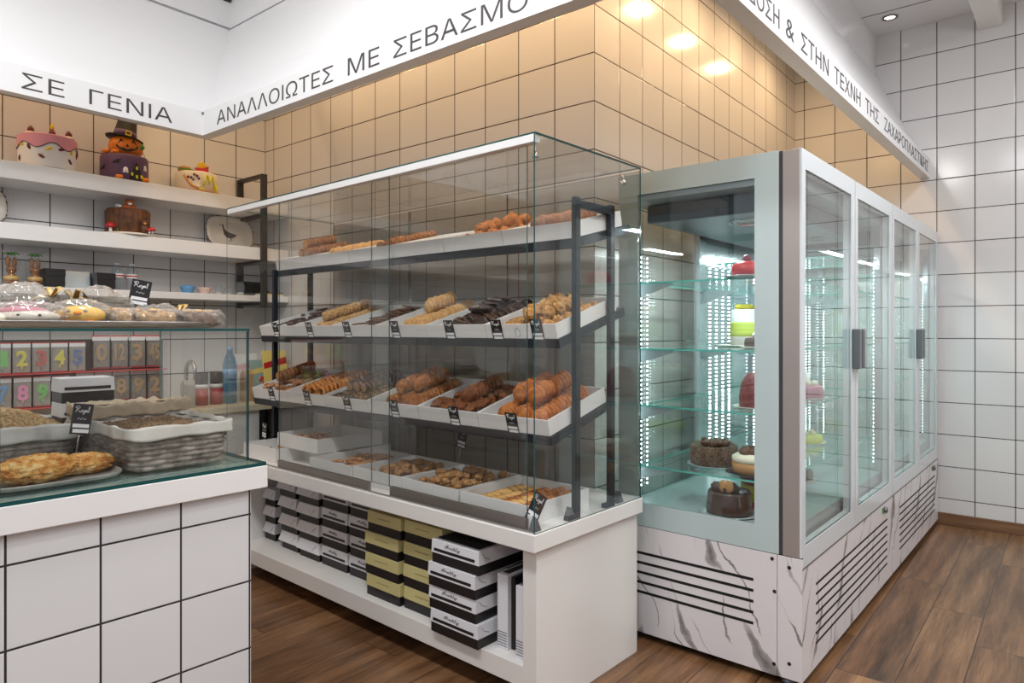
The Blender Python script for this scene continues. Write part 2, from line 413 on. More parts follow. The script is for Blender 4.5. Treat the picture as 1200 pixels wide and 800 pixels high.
_tc = {}
def text_geo(body, shear=0.0, extrude=0.001, offset=0.0):
    key = (body, shear, extrude, offset)
    if key in _tc: return _tc[key]
    cu = bpy.data.curves.new('lettering_curve', 'FONT'); cu.body = body; cu.size = 1.0; cu.shear = shear; cu.resolution_u = 4
    cu.extrude = 0.0; cu.offset = offset
    ob = bpy.data.objects.new('lettering_curve', cu); COL.objects.link(ob)
    dg = bpy.context.evaluated_depsgraph_get(); ev = ob.evaluated_get(dg)
    me = ev.to_mesh(); vs = [tuple(v.co) for v in me.vertices]; fs = [tuple(p.vertices) for p in me.polygons]
    ev.to_mesh_clear(); bpy.data.objects.remove(ob); bpy.data.curves.remove(cu)
    _tc[key] = (vs, fs); return vs, fs
def put_text(mb, body, place, w=None, h=None, mi=0, shear=0.0, depth=0.0015, offset=0.0):
    """place(u, v, d) -> point; text fitted to width w and cap height h"""
    vs, fs = text_geo(body, shear, 0, offset)
    x0 = min(v[0] for v in vs); x1 = max(v[0] for v in vs); y0 = min(v[1] for v in vs); y1 = max(v[1] for v in vs)
    sy = (h or 1) / (y1 - y0); sx = sy if w is None else w / (x1 - x0)
    top = [place((v[0] - x0) * sx, (v[1] - y0) * sy, depth) for v in vs]
    bot = [place((v[0] - x0) * sx, (v[1] - y0) * sy, 0) for v in vs]
    n = len(vs); ec = {}
    for f in fs:
        for i in range(len(f)):
            e = (f[i], f[(i + 1) % len(f)]); ec[e] = 1
    sides = [(a, n + a, n + b, b) for (a, b) in ec if (b, a) not in ec]
    mb._add(top + bot, [tuple(f) for f in fs] + sides, mi, False)

# cursive words drawn as pen strokes (unit em boxes)
def stroke(mb, pts, place, r, mi=0):
    P = [Vector(place(x, y, 0.0006)) for x, y in pts]
    # Catmull-Rom
    out = []
    for i in range(len(P) - 1):
        p0 = P[max(i - 1, 0)]; p1 = P[i]; p2 = P[i + 1]; p3 = P[min(i + 2, len(P) - 1)]
        for k in range(3):
            t_ = k / 3
            out.append(0.5 * ((2 * p1) + (p2 - p0) * t_ + (2 * p0 - 5 * p1 + 4 * p2 - p3) * t_ ** 2 + (3 * p1 - p0 - 3 * p2 + p3) * t_ ** 3))
    out.append(P[-1]); mb.tube(out, r, 4, mi)
ROYAL = [[(.05, 0), (.1, .4), (.16, .8), (.05, .7), (.0, .85), (.2, 1), (.36, .88), (.3, .6), (.14, .48), (.26, .3), (.4, .02), (.46, .05), (.5, .3), (.6, .38), (.6, .1), (.5, .05), (.48, .25)],
         [(.6, .3), (.68, .38), (.67, .12), (.74, .1), (.82, .4), (.8, .05), (.74, -.25), (.66, -.28), (.7, -.1), (.86, .12), (.94, .36), (.88, .36), (.86, .1), (.96, .1), (1.0, .38), (1.0, .1), (1.06, .1), (1.16, .6), (1.16, .95), (1.1, .8), (1.1, .1), (1.2, .12)]]
ANATOLY = [[(.3, .9), (.08, .55), (.0, .2), (.1, .12), (.26, .5), (.34, .95), (.3, .3), (.3, .1)],
           [(.06, .42), (.4, .42), (.42, .1), (.48, .38), (.56, .38), (.56, .1), (.62, .15), (.7, .4), (.64, .38), (.62, .12), (.72, .14), (.76, .4), (.76, .1), (.84, .2), (.92, .8), (.9, .1), (.98, .14), (1.04, .38), (.98, .3), (1.0, .1), (1.1, .2), (1.2, .8), (1.14, .7), (1.16, .1), (1.24, .12), (1.3, .38), (1.32, .14), (1.42, .4), (1.38, -.1), (1.26, -.3), (1.24, -.1), (1.5, .3)],
           [(.82, .6), (1.0, .62)]]
def script_word(mb, strokes, place, w, h, r, mi=0):
    mx = max(x for s_ in strokes for x, y in s_)
    for s_ in strokes: stroke(mb, [(x * w / mx, y * h) for x, y in s_], place, r, mi)

# ------------------------------------------------------------------ room shell
XL, YB, XC, YR, ZC = -4.48, 2.66, -1.70, 5.59, 3.51
struct(MB().box(-4.7, -5.2, -0.12, 4.2, 5.8, 0).build('floor', 'floor_planks'))
struct(MB().box(-4.7, -5.2, ZC, 4.2, 5.8, ZC + 0.1).build('ceiling', 'ceiling_paint'))
struct(MB().box(XL - 0.15, -5.2, 0, XL, YB, ZC).build('wall_left', 'tile_left_wall'))
struct(MB().box(XL - 0.15, YB, 0, XC - 0.12, YB + 0.12, ZC).build('wall_back', 'tile_back_wall'))
struct(MB().box(XC - 0.12, YB, 0, XC, YR, ZC).build('wall_column_side', 'tile_column'))
struct(MB().box(XC - 0.12, YR, 0, 4.2, YR + 0.15, ZC).build('wall_right', 'tile_right_wall'))
struct(MB().box(XC, YR - 0.015, 0, 4.2, YR, 0.08).build('baseboard_right', 'skirting_wood', bevel=0.003))
# street side, behind the camera: shop front of posts and transoms
w = MB()
for x in (-4.5, -2.7, -0.9, 0.9, 2.7, 4.1): w.box(x - 0.05, -5.2, 0, x + 0.05, -5.08, ZC)
w.box(-4.6, -5.2, 2.75, 4.2, -5.09, 2.85); w.box(-4.6, -5.2, 0, 4.2, -5.06, 0.35)
struct(w.build('wall_front', 'dark_metal'))
w = MB()
for y in (-5.1, -2.9, -0.7, 1.5, 3.4): w.box(4.1, y - 0.05, 0, 4.2, y + 0.05, ZC)
w.box(4.12, 0.4, 0, 4.2, YR, ZC); w.box(4.12, -5.2, 0, 4.2, 0.4, 0.35); w.box(4.12, -5.2, 2.75, 4.2, 0.4, ZC)
struct(w.build('wall_side', 'taupe_paint'))
# ceiling beam reaching the right wall
struct(MB().box(-0.50, 2.0, 3.383, -0.365, YR, ZC).build('beam', 'white_paint', bevel=0.004))
w = MB()
for i in range(12): w.box(XC + 0.55, YR - 0.4 - i * 0.62, ZC - 0.002, 4.1, YR - 0.395 - i * 0.62, ZC + 0.01)
struct(w.build('trim_5', 'gasket'))

# hood: lettered fascia, sloping panel and upper band, three runs with mitred corners
PATH = [((-3.63, -3.2), (-1, 0)), ((-3.705, 1.822), (-1, 1)), ((-0.845, 1.842), (-1, 1)), ((-0.782, YR), (-1, 0))]
PROF = [(0.062, 2.44), (0.062, 2.421), (0.0, 2.421), (0.0, 2.553), (0.016, 2.556), (0.10, 2.70), (0.20, 2.905), (0.285, 3.09), (0.332, 3.205), (0.372, 3.205), (0.372, 3.226), (0.345, 3.226), (0.345, ZC)]
INNER = [(0.39, ZC), (0.39, 3.215), (0.33, 3.09), (0.245, 2.905), (0.145, 2.70), (0.07, 2.56)]
runs = []
for i in range(3):
    w = MB(); prof = PROF + INNER; n = len(prof)
    vs = []
    for (p, d) in PATH[i:i + 2]:
        for q, z in prof: vs.append((p[0] + d[0] * q, p[1] + d[1] * q, z))
    w._add(vs, [(j, n + j, n + (j + 1) % n, (j + 1) % n) for j in range(n)])
    runs.append(struct(w.build('trim_%d' % (i + 1), 'sign_white')))
# shadow gap at the top of the slope and small fixing screw in the corner
w = MB()
w.tube([(-3.693, 1.832 - 0.016, 2.541), (-3.699, 1.832 - 0.010, 2.541)], 0.006, 8)
w.build('fixing_screw', 'grey_plastic', runs[0])
def fasc(i):
    (p, _), (q, _) = PATH[i], PATH[i + 1]
    return Vector((p[0], p[1], 0)), (Vector((q[0], q[1], 0)) - Vector((p[0], p[1], 0))).normalized()
def letter_run(i, words, z, h):
    p, d = fasc(i); nrm = Vector((d.y, -d.x, 0))
    along = (lambda c: (Vector((c, p.y, 0)) - p).x / d.x) if abs(d.x) > abs(d.y) else (lambda c: (c - p.y) / d.y)
    mb = MB()
    for wd, a, b in words:
        s0, s1 = along(a), along(b)
        put_text(mb, wd, lambda u, v, e: p + d * (s0 + u) + nrm * (e - 0.0003) + Vector((0, 0, z + v)), w=s1 - s0, h=h, offset=-0.005)
    mb.build('lettering', 'letter_grey', runs[i])
letter_run(0, [('ΠΕΡΝΟΥΝ', -0.72, -0.02), ('ΑΠΟ', 0.10, 0.36), ('ΓΕΝΙΑ', 0.495, 0.897), ('ΣΕ', 0.98, 1.152), ('ΓΕΝΙΑ', 1.258, 1.656)], 2.449, 0.073)
letter_run(1, [('ΑΝΑΛΛΟΙΩΤΕΣ', -3.548, -2.53), ('ΜΕ', -2.425, -2.218), ('ΣΕΒΑΣΜΟ', -2.13, -1.44)], 2.449, 0.074)
letter_run(2, [('ΠΑΡΑΔΟΣΗ', 1.96, 2.555), ('&', 2.625, 2.715), ('ΣΤΗΝ', 2.80, 3.165), ('ΤΕΧΝΗ', 3.255, 3.70), ('ΤΗΣ', 3.80, 4.08), ('ΖΑΧΑΡΟΠΛΑΣΤΙΚΗΣ', 4.21, 5.52)], 2.452, 0.072)

# recessed ceiling spot above the aisle
def downlight(x, y, z, label):
    o = thing('ceiling_spotlight', label, 'light', ROOM, (x, y, z))
    MB().lathe([(0.05, 0.0), (0.05, -0.006), (0.036, -0.008), (0.034, 0.0)], 24).build('rim', 'brushed_steel', o)
    MB().lathe([(0.033, -0.001), (0.02, -0.004), (0.0, -0.005)], 20).build('bulb', 'lamp_white', o)
downlight(-0.979, 5.30, ZC - 0.001, 'round recessed ceiling spotlight near the right tiled wall')
o = thing('spotlight', 'small dark spotlight at the top of the hood corner', 'light', ROOM, (-4.045, 2.135, 3.415))
MB().lathe([(0.0, -0.035), (0.03, -0.03), (0.034, 0.0), (0.03, 0.03), (0.0, 0.035)], 16).build('lamp_head', 'black_plastic', o)
MB().box(-0.03, 0.0, 0.0, 0.0, 0.04, 0.014).build('mount', 'black_plastic', o)

# ------------------------------------------------------------------ cookie counter with its glass case (CASE frame)
case = thing('display_counter', 'white pastry display counter with a tall glass case and an open shelf below', 'counter', CASE, (0, 0, 0))
CX0, CX1, CY0, CY1 = -3.72, -1.483, 1.788, 2.50
MB().box(CX0, CY0, 0.588, CX1, CY1, 0.65).build('countertop', 'white_laminate', case, 0.003)
MB().box(-1.570, 1.83, 0, -1.508, 2.495, 0.588).build('end_panel', 'white_laminate', case, 0.002)
MB().box(CX0 + 0.005, 1.83, 0, -3.66, 2.495, 0.588).build('end_panel', 'white_laminate', case, 0.002)
MB().box(-3.66, 1.83, 0.085, -1.57, 2.47, 0.163).build('shelf', 'white_laminate', case, 0.002)
MB().box(-3.66, 2.47, 0.085, -1.57, 2.495, 0.588).build('back_panel', 'white_laminate', case)
def pane(x0, y0, z0, x1, y1, z1, parent, name='glass_pane', g='clear_glass', rim='glass_rim'):
    d = [x1 - x0, y1 - y0, z1 - z0]; k = d.index(min(d))
    mi = {0: [1, 1, 1, 0, 1, 0], 1: [1, 1, 0, 1, 0, 1], 2: [0, 0, 1, 1, 1, 1]}[k]
    return MB().box(x0, y0, z0, x1, y1, z1, mi).build(name, [g, rim], parent)
GZ = 2.022
pane(-1.493, 1.797, 0.651, -1.487, 2.490, GZ, case)                 # right end
pane(CX0, 1.797, 0.651, CX0 + 0.006, 2.490, GZ, case)               # left end
pane(CX0, 1.797, GZ, -1.487, 2.490, GZ + 0.006, case, 'top_pane')
for k in range(3): pane(CX0 + .02 + k * .735, 2.478 - .006 * (k % 2), .66, CX0 + .02 + k * .735 + .745, 2.483 - .006 * (k % 2), 2.01, case, 'rear_pane', 'grey_glass')
pane(-3.19, 1.812, 0.69, -2.30, 1.817, 1.995, case, 'sliding_pane')
pane(-2.435, 1.822, 0.69, -1.545, 1.827, 1.995, case, 'sliding_pane')
MB().box(CX0 + 0.006, 1.797, 1.995, -1.493, 1.832, GZ).build('top_track', 'white_lacquer', case, 0.001)
MB().box(-3.19, 1.806, 0.651, -2.435, 1.822, 0.690).build('bottom_rail', 'brushed_steel', case, 0.001)
MB().box(-2.30, 1.816, 0.651, -1.545, 1.832, 0.690).build('bottom_rail', 'brushed_steel', case, 0.001)
MB().box(CX0 + 0.006, 1.800, 0.650, -1.50, 1.805, 0.657).build('bottom_track', 'steel', case)
MB().box(-1.549, 1.834, 0.651, -1.537, 1.846, 0.70).build('pane_stop', 'white_lacquer', case)
for (x, y, z) in ((-1.515, 1.83, 0.651), (-1.515, 2.03, 0.651), (-1.515, 2.36, 0.651)):
    c = MB(); c.prism([(-0.022, 0), (0.022, 0), (0.008, 0.03), (0.0, 0.045), (-0.008, 0.03)], -0.012, 0.012, 'Y')
    c.build('glass_clamp', 'grey_plastic', case, mat=Tm(x, y, z) @ Rm(PI / 2, 'Z'))
for (x, y) in ((-1.53, 1.85), (-1.53, 2.42)):
    c = MB(); c.tube([(0, 0, 0), (0, 0, -0.02)], 0.004, 8); c.ball((0, 0, -0.03), 0.013, 0.013, 0.012)
    c.build('glass_clamp', 'chrome', case, mat=Tm(x, y, 1.99))

# rack of dark metal inside the case
TIERS = [dict(y=2.068, z=1.695, a=14.0, h=0.062, d=0.345), dict(y=1.970, z=1.318, a=16.2, h=0.056, d=0.405), dict(y=1.926, z=0.968, a=15.0, h=0.060, d=0.372)]
TX0, TW = -3.655, 0.3558
rack = thing('display_rack', 'dark metal rack holding three sloping tiers of trays inside the glass case', 'rack', CASE, (0, 0, 0))
for x, zt in ((-1.508, 1.845), (-3.672, 1.70)):
    for y in (2.062, 2.295):
        if zt < 1.8: zt = 1.70 if y < 2.2 else 1.752
        MB().box(x - 0.011, y - 0.014, 0.651, x + 0.011, y + 0.014, zt).build('post', 'dark_metal', rack, 0.001)
        MB().box(x - 0.011, y - 0.06 if y < 2.2 else y - 0.05, 0.651, x + 0.011, y + 0.014, 0.668).build('foot', 'dark_metal', rack, 0.001)
    if zt > 1.8: MB().box(x - 0.011, 2.048, 1.805, x + 0.011, 2.309, 1.835).build('top_bar', 'dark_metal', rack, 0.001)
for T in TIERS:
    TM = Tm(0, T['y'], T['z']) @ Rm(R(T['a']), 'X')
    L = T['d'] + 0.05
    MB().box(TX0 - 0.005, -0.004, -0.036, -1.515, 0.026, -0.002).build('front_rail', 'dark_metal', rack, 0.001, mat=TM)
    MB().box(TX0 + 0.03, T['d'] - 0.05, -0.034, -1.55, T['d'] - 0.02, -0.002).build('rear_rail', 'dark_metal', rack, 0.001, mat=TM)
    for x in (-1.548, -3.655):
        MB().box(x, 0.026, -0.036, x + 0.03, L, -0.002).build('side_bracket', 'dark_metal', rack, 0.001, mat=TM)

def tray_mesh(w, d, h, th=0.004, name='tray'):
    b = MB()
    b.box(0, 0, 0, w, d, th); b.box(0, 0, th, w, th, h); b.box(0, d - th, th, w, d, h)
    b.box(0, th, th, th, d - th, h); b.box(w - th, th, th, w, d - th, h)
    return b.mesh(name, 'card_white')
ORD = ['first', 'second', 'third', 'fourth', 'fifth', 'sixth']
TNAME = ['top tier', 'middle tier', 'lowest tier']
TRAYM = {}
tray_desc = [['coiled caramel rolls', 'flat crumbly cookies', 'banded ring biscuits', 'nothing but crumbs', 'twisted brown buns', 'dusky brown biscuits'],
             ['dark plum biscuit pieces', 'beige chip cookies', 'thin red-brown sticks', 'pale butter cookies', 'dark chocolate slabs', 'rough golden rock cakes'],
             ['caramel flakes and one roll', 'golden ring cookies', 'chocolate spiral rolls', 'ginger brown rounds', 'rusty brown crumble', 'large orange-brown rounds']]
for ti, T in enumerate(TIERS):
    me = tray_mesh(TW - 0.003, T['d'], T['h'])
    for k in range(6):
        Mx = CASE @ Tm(TX0 + k * TW, T['y'], T['z']) @ Rm(R(T['a']), 'X')
        TRAYM[ti, k] = Mx
        inst('tray', me, Mx, 'white tray of %s, %s from the left on the %s' % (tray_desc[ti][k], ORD[k], TNAME[ti]), 'tray', 'white trays on the rack')

# --- price tags
def price_tag(mat, label, w=0.056, h=0.082, group='black price tags in the pastry case'):
    o = thing('price_tag', label, 'price tag', group=group, mat=mat)
    MB().box(0, -0.0012, 0, w, 0, h).build('card', 'black_card', o)
    MB().box(w * .1, -0.0018, h * .22, w * .92, -0.0012, h * .34).build('price_strip', 'print_white', o)
    MB().box(w * .14, -0.0018, h * .05, w * .94, -0.0012, h * .17).build('price_strip', 'print_white', o)
    b = MB()
    script_word(b, ROYAL, lambda u, v, d: Vector((w * .12 + u, -0.0012 - d, h * .72 + v)), w * .72, h * .2, 0.0009)
    stroke(b, [(w * .3 + w * .045 * i, (i * 7 % 4) * h * .02) for i in range(10)], lambda u, v, d: Vector((u, -0.0012 - d, h * .48 + v)), 0.0005)
    b.build('lettering', 'print_white', o)
    return o
def tier_u(ti, x): return x - TX0
for ti, xs in ((1, (-3.478, -3.141, -2.809, -2.439, -2.083, -1.814, -1.611)), (2, (-3.447, -3.092, -2.748, -2.392, -2.01, -1.696))):
    T = TIERS[ti]
    for n, x in enumerate(xs):
        k = int((x - TX0) / TW)
        Mx = CASE @ Tm(x - 0.028, T['y'], T['z']) @ Rm(R(T['a']), 'X') @ Tm(0, -0.0015, -0.006)
        extra = ''
        if ti == 1 and n == 5: extra = ', left one'
        if ti == 1 and n == 6: extra = ', right one'
        price_tag(Mx, 'black price tag on the %s front, %s%s' % (
            {0: 'plum biscuit tray', 1: 'beige cookie tray', 2: 'thin stick tray', 3: 'pale butter cookie tray', 4: 'chocolate slab tray', 5: 'golden rock cake tray'}[k] if ti == 1 else
            {0: 'caramel flake tray', 1: 'ring cookie tray', 2: 'spiral roll tray', 3: 'ginger round tray', 4: 'rusty crumble tray', 5: 'orange-brown round tray'}[k],
            TNAME[ti], extra))
# round outline mark on the sixth tray front
o = MB(); o.tube([(0.015 * math.cos(a * PI / 10) * .8, 0, 0.017 * math.sin(a * PI / 10)) for a in range(20)], 0.0008, 4, closed=True)
mk = o.build('sticker_mark', 'print_grey', mat=CASE @ Tm(-1.71, TIERS[1]['y'], TIERS[1]['z']) @ Rm(R(16.2), 'X') @ Tm(0, -0.0008, 0.024))
tag(mk, 'small round ring mark on the front of the golden rock cake tray', 'mark')

# --- biscuits: one mesh of each sort, each biscuit an object of its own
def disc(name, mat, r=0.03, t=0.0125, seg=18, dome=0.3, amp=0.06, seed=1, flat=1.0):
    b = MB()
    prof = [(0.0, -t * .5), (r * .55, -t * .46), (r * .85, -t * .30), (r * .97, -t * .12), (r, 0.0), (r * .96, t * .16), (r * .82, t * (.34 + dome * .1)), (r * .5, t * (.48 + dome * .2)), (0.0, t * (.5 + dome * .25))]
    def wob(a, rr, z, j):
        n_ = noise.noise(Vector((math.cos(a) * 2 + seed * 9, math.sin(a) * 2, rr * 60)))
        return rr * (1 + amp * n_), z + amp * t * 1.2 * n_ * (1 if 0 < rr else 0)
    b.lathe([(q, -z) for q, z in prof], seg, axis='Y', wob=lambda a, rr, z, j: wob(a, rr, z, j))
    b.v = [(x, y, z * flat) for x, y, z in b.v]
    return b.mesh(name, mat)
def ring(name, mat, r=0.024, q=0.0095):
    b = MB(); pts = []
    n = 22
    for i in range(n):
        a = 2 * PI * i / n
        pts.append((r * math.cos(a), 0.002 * math.sin(5 * a), r * math.sin(a)))
    b.tube(pts, [q * (1 + .12 * math.sin(7 * i)) for i in range(n)], 8, closed=True)
    return b.mesh(name, mat)
def roll(name, mat, r=0.027, L=0.02):
    b = MB(); b.lathe([(0, -L / 2), (r * .6, -L / 2), (r * .93, -L / 2), (r, -L / 2 + .003), (r, L / 2 - .003), (r * .93, L / 2), (r * .6, L / 2), (0, L / 2)], 22, axis='Y')
    return b.mesh(name, mat)
def lump(name, mat, r, sx=1, sy=1, sz=1, amp=.35, seed=0, seg=20, fq=10):
    b = MB(); b.ball((0, 0, 0), r * sx, r * sy, r * sz, seg, 13, amp, fq, seed); return b.mesh(name, mat)
def stick(name, mat, L, r, bend=0.0, seed=0):
    b = MB(); n = 7
    b.tube([((i / (n - 1) - .5) * L, bend * math.sin(PI * i / (n - 1)), 0) for i in range(n)], [r * (1 + .12 * noise.noise(Vector((i, seed, 1)))) * (0.75 if i in (0, n - 1) else 1) for i in range(n)], 7)
    return b.mesh(name, mat)
def slab(name, mat, w, d, t, seed):
    b = MB(); rr = random.Random(seed); n = 9
    poly = [(w / 2 * math.cos(2 * PI * i / n) * rr.uniform(.75, 1.1), d / 2 * math.sin(2 * PI * i / n) * rr.uniform(.75, 1.1)) for i in range(n)]
    b.prism(poly, -t / 2, t / 2); return b.mesh(name, mat)

def row(ti, k, name, me, u, v0, n, dv, w, label, cat, group, lean=9, ju=0.0028, du=0.0, scale=1.0):
    base = TRAYM[ti, k] if not isinstance(ti, Matrix) else ti
    for i in range(n):
        mt = base @ Tm(u + du * i + random.uniform(-ju, ju), v0 + i * dv + random.uniform(-.0012, .0012), w + random.uniform(-.0012, .0012)) @ Rm(R(-lean + random.uniform(-6, 6)), 'X') @ Rm(R(random.uniform(-5, 5)), 'Z') @ Rm(random.uniform(0, 6.28), 'Y') @ Matrix.Scale(scale * random.uniform(.89, 1.06), 4)
        inst(name, me[i % len(me)] if isinstance(me, list) else me, mt, label, cat, group)
def scatter(base, name, mes, n, u0, u1, v0, v1, wf, label, cat, group, flat=True, sc=(.85, 1.12), spin=True):
    rr = random.Random(n * 13 + int(u0 * 1000))
    for i in range(n):
        u, v = rr.uniform(u0, u1), rr.uniform(v0, v1)
        rot = Rm(rr.uniform(0, 6.28), 'Z') @ Rm(R(rr.uniform(-14, 14)), 'X') @ Rm(R(rr.uniform(-14, 14)), 'Y')
        mt = base @ Tm(u, v, wf(u, v, i / n)) @ rot @ Matrix.Scale(rr.uniform(*sc), 4)
        inst(name, mes[i % len(mes)], mt, label, cat, group)

fl = 0.0045
# tier 0 (top)
rc = roll('caramel_roll', 'roll_caramel', 0.0265, 0.021)
L = 'coiled caramel roll slice in the first tray of the top tier'
for u in (.21, .265, .32): row(0, 0, 'caramel_roll', rc, u, 0.03, 11, 0.025, fl + .027, L, 'biscuit', 'caramel rolls on the top tier')
for u in (.237, .293): row(0, 0, 'caramel_roll', rc, u, 0.035, 11, 0.025, fl + .072, L, 'biscuit', 'caramel rolls on the top tier')
row(0, 0, 'caramel_roll', rc, 0.265, 0.06, 8, 0.025, fl + .117, L, 'biscuit', 'caramel rolls on the top tier')
dc = [disc('crumbly_cookie', 'cookie_pale', 0.033, 0.013, seed=s, amp=.14) for s in (1, 2)]
L = 'flat crumbly pale cookie in the second tray of the top tier'
row(0, 1, 'crumbly_cookie', dc, 0.17, 0.03, 15, 0.019, fl + .052, L, 'biscuit', 'crumbly cookies on the top tier', lean=35)
row(0, 1, 'crumbly_cookie', dc, 0.245, 0.05, 14, 0.019, fl + .052, L, 'biscuit', 'crumbly cookies on the top tier', lean=35)
rb = [roll('banded_biscuit', 'roll_caramel', 0.027, 0.017), disc('banded_biscuit', 'cookie_brown', 0.027, 0.014, seed=4)]
L = 'banded brown ring biscuit in the third tray of the top tier'
row(0, 2, 'banded_biscuit', rb, 0.255, 0.02, 16, 0.0185, fl + .052, L, 'biscuit', 'banded biscuits on the top tier')
row(0, 2, 'banded_biscuit', rb, 0.315, 0.03, 16, 0.0185, fl + .062, L, 'biscuit', 'banded biscuits on the top tier')
bb = [lump('twisted_bun', 'bun_brown', 0.033, 1.25, .9, .8, .4, s, 22, 12) for s in (1, 2, 3)]
L = 'twisted brown bun piled in the fifth tray of the top tier'
row(0, 4, 'twisted_bun', bb, 0.10, 0.05, 5, 0.052, fl + .026, L, 'bun', 'brown buns on the top tier', lean=0)
row(0, 4, 'twisted_bun', bb, 0.185, 0.05, 5, 0.052, fl + .028, L, 'bun', 'brown buns on the top tier', lean=0)
row(0, 4, 'twisted_bun', bb, 0.268, 0.06, 5, 0.052, fl + .030, L, 'bun', 'brown buns on the top tier', lean=0)
row(0, 4, 'twisted_bun', bb, 0.155, 0.10, 3, 0.055, fl + .070, L, 'bun', 'brown buns on the top tier', lean=0)
row(0, 4, 'twisted_bun', bb, 0.25, 0.16, 3, 0.055, fl + .074, L, 'bun', 'brown buns on the top tier', lean=0)
dd = [disc('dusky_biscuit', 'bun_dusky', 0.034, 0.016, seed=s, amp=.1, dome=.6) for s in (5, 6)]
L = 'dusky brown domed biscuit in the sixth tray of the top tier'
row(0, 5, 'dusky_biscuit', dd, 0.16, 0.03, 13, 0.022, fl + .058, L, 'biscuit', 'dusky biscuits on the top tier')
row(0, 5, 'dusky_biscuit', dd, 0.235, 0.03, 13, 0.022, fl + .058, L, 'biscuit', 'dusky biscuits on the top tier')
# tier 1 (middle)
sl = [slab('plum_biscuit', 'cookie_plum', .07, .03, .008, s) for s in (1, 2, 3)]
scatter(TRAYM[1, 0], 'plum_biscuit', sl, 64, .09, .31, .045, .37, lambda u, v, f: fl + .008 + .046 * f, 'dark plum biscuit piece in the first tray of the middle tier', 'biscuit', 'plum biscuits on the middle tier')
db = [disc('beige_cookie', 'cookie_beige', 0.0285, 0.0135, seed=s, amp=.1, dome=.7) for s in (1, 2, 3)]
L = 'beige chip cookie stacked in the second tray of the middle tier'
g_ = 'beige cookies on the middle tier'
row(1, 1, 'beige_cookie', db, 0.175, 0.05, 19, 0.0172, fl + .029, L, 'cookie', g_)
row(1, 1, 'beige_cookie', db, 0.240, 0.035, 20, 0.0172, fl + .029, L, 'cookie', g_)
row(1, 1, 'beige_cookie', db, 0.207, 0.075, 17, 0.0172, fl + .078, L, 'cookie', g_)
st = [stick('thin_stick', 'choc_milk', .10, .0045, .004, s) for s in (1, 2)]
rr = random.Random(3)
for i in range(66):
    f = i / 66
    mt = TRAYM[1, 2] @ Tm(rr.uniform(.16, .25), .045 + .33 * f, fl + .006 + .012 * (i % 4) + 0.012 * f) @ Rm(R(rr.uniform(-25, 25)), 'Z')
    inst('thin_stick', st[i % 2], mt, 'thin red-brown stick in the third tray of the middle tier', 'biscuit', 'thin sticks on the middle tier')
dp = [disc('butter_cookie', 'cookie_pale', 0.036, 0.014, seed=s, amp=.04, dome=.7, seg=22) for s in (7, 8)]
L = 'pale butter cookie stacked in the fourth tray of the middle tier'
g_ = 'butter cookies on the middle tier'
row(1, 3, 'butter_cookie', dp, 0.265, 0.04, 19, 0.0185, fl + .036, L, 'cookie', g_)
row(1, 3, 'butter_cookie', dp, 0.185, 0.045, 17, 0.0185, fl + .032, L, 'cookie', g_, scale=.9)
row(1, 3, 'butter_cookie', dp, 0.225, 0.155, 9, 0.0185, fl + .094, L, 'cookie', g_)
cs = [slab('chocolate_slab', 'choc_dark', .10, .075, .009, s) for s in (11, 12, 13)]
L = 'dark chocolate slab stacked in the fifth tray of the middle tier'
g_ = 'chocolate slabs on the middle tier'
rr = random.Random(5)
for i in range(22):
    mt = TRAYM[1, 4] @ Tm(.17 + rr.uniform(-.012, .012), .04 + i * .0155, fl + .036) @ Rm(R(-70 + rr.uniform(-5, 5)), 'X') @ Rm(rr.uniform(-.3, .3), 'Z')
    inst('chocolate_slab', cs[i % 3], mt, L, 'chocolate', g_)
for i in range(18):
    mt = TRAYM[1, 4] @ Tm(.285 + rr.uniform(-.01, .01), .06 + i * .0175, fl + .036) @ Rm(R(-68 + rr.uniform(-6, 6)), 'X') @ Rm(rr.uniform(-.3, .3), 'Z')
    inst('chocolate_slab', cs[i % 3], mt, L, 'chocolate', g_)
for i in range(5):
    mt = TRAYM[1, 4] @ Tm(.20 + rr.uniform(-.015, .02), .14 + i * .034, fl + .080 + .003 * i) @ Rm(R(-28 + rr.uniform(-8, 8)), 'X') @ Rm(R(rr.uniform(-14, 14)), 'Y') @ Rm(rr.uniform(-.4, .4), 'Z')
    inst('chocolate_slab', cs[i % 3], mt, L, 'chocolate', g_)
rk = [lump('rock_cake', 'lump_golden', 0.029, 1.15, 1.0, .85, .6, s, 22, 15) for s in (3, 4, 5, 6)]
L = 'rough golden rock cake in the sixth tray of the middle tier'
g_ = 'rock cakes on the middle tier'
scatter(TRAYM[1, 5], 'rock_cake', rk, 10, .03, .20, .04, .20, lambda u, v, f: fl + .02, L, 'cake', g_, sc=(.6, .85))
row(1, 5, 'rock_cake', rk, 0.215, 0.05, 6, 0.056, fl + .024, L, 'cake', g_, lean=0, ju=.008)
row(1, 5, 'rock_cake', rk, 0.285, 0.06, 6, 0.056, fl + .024, L, 'cake', g_, lean=0, ju=.008)
row(1, 5, 'rock_cake', rk, 0.135, 0.15, 4, 0.056, fl + .024, L, 'cake', g_, lean=0, ju=.008)
row(1, 5, 'rock_cake', rk, 0.160, 0.085, 5, 0.054, fl + .068, L, 'cake', g_, lean=0, ju=.012)
row(1, 5, 'rock_cake', rk, 0.235, 0.12, 4, 0.056, fl + .064, L, 'cake', g_, lean=0, ju=.012)
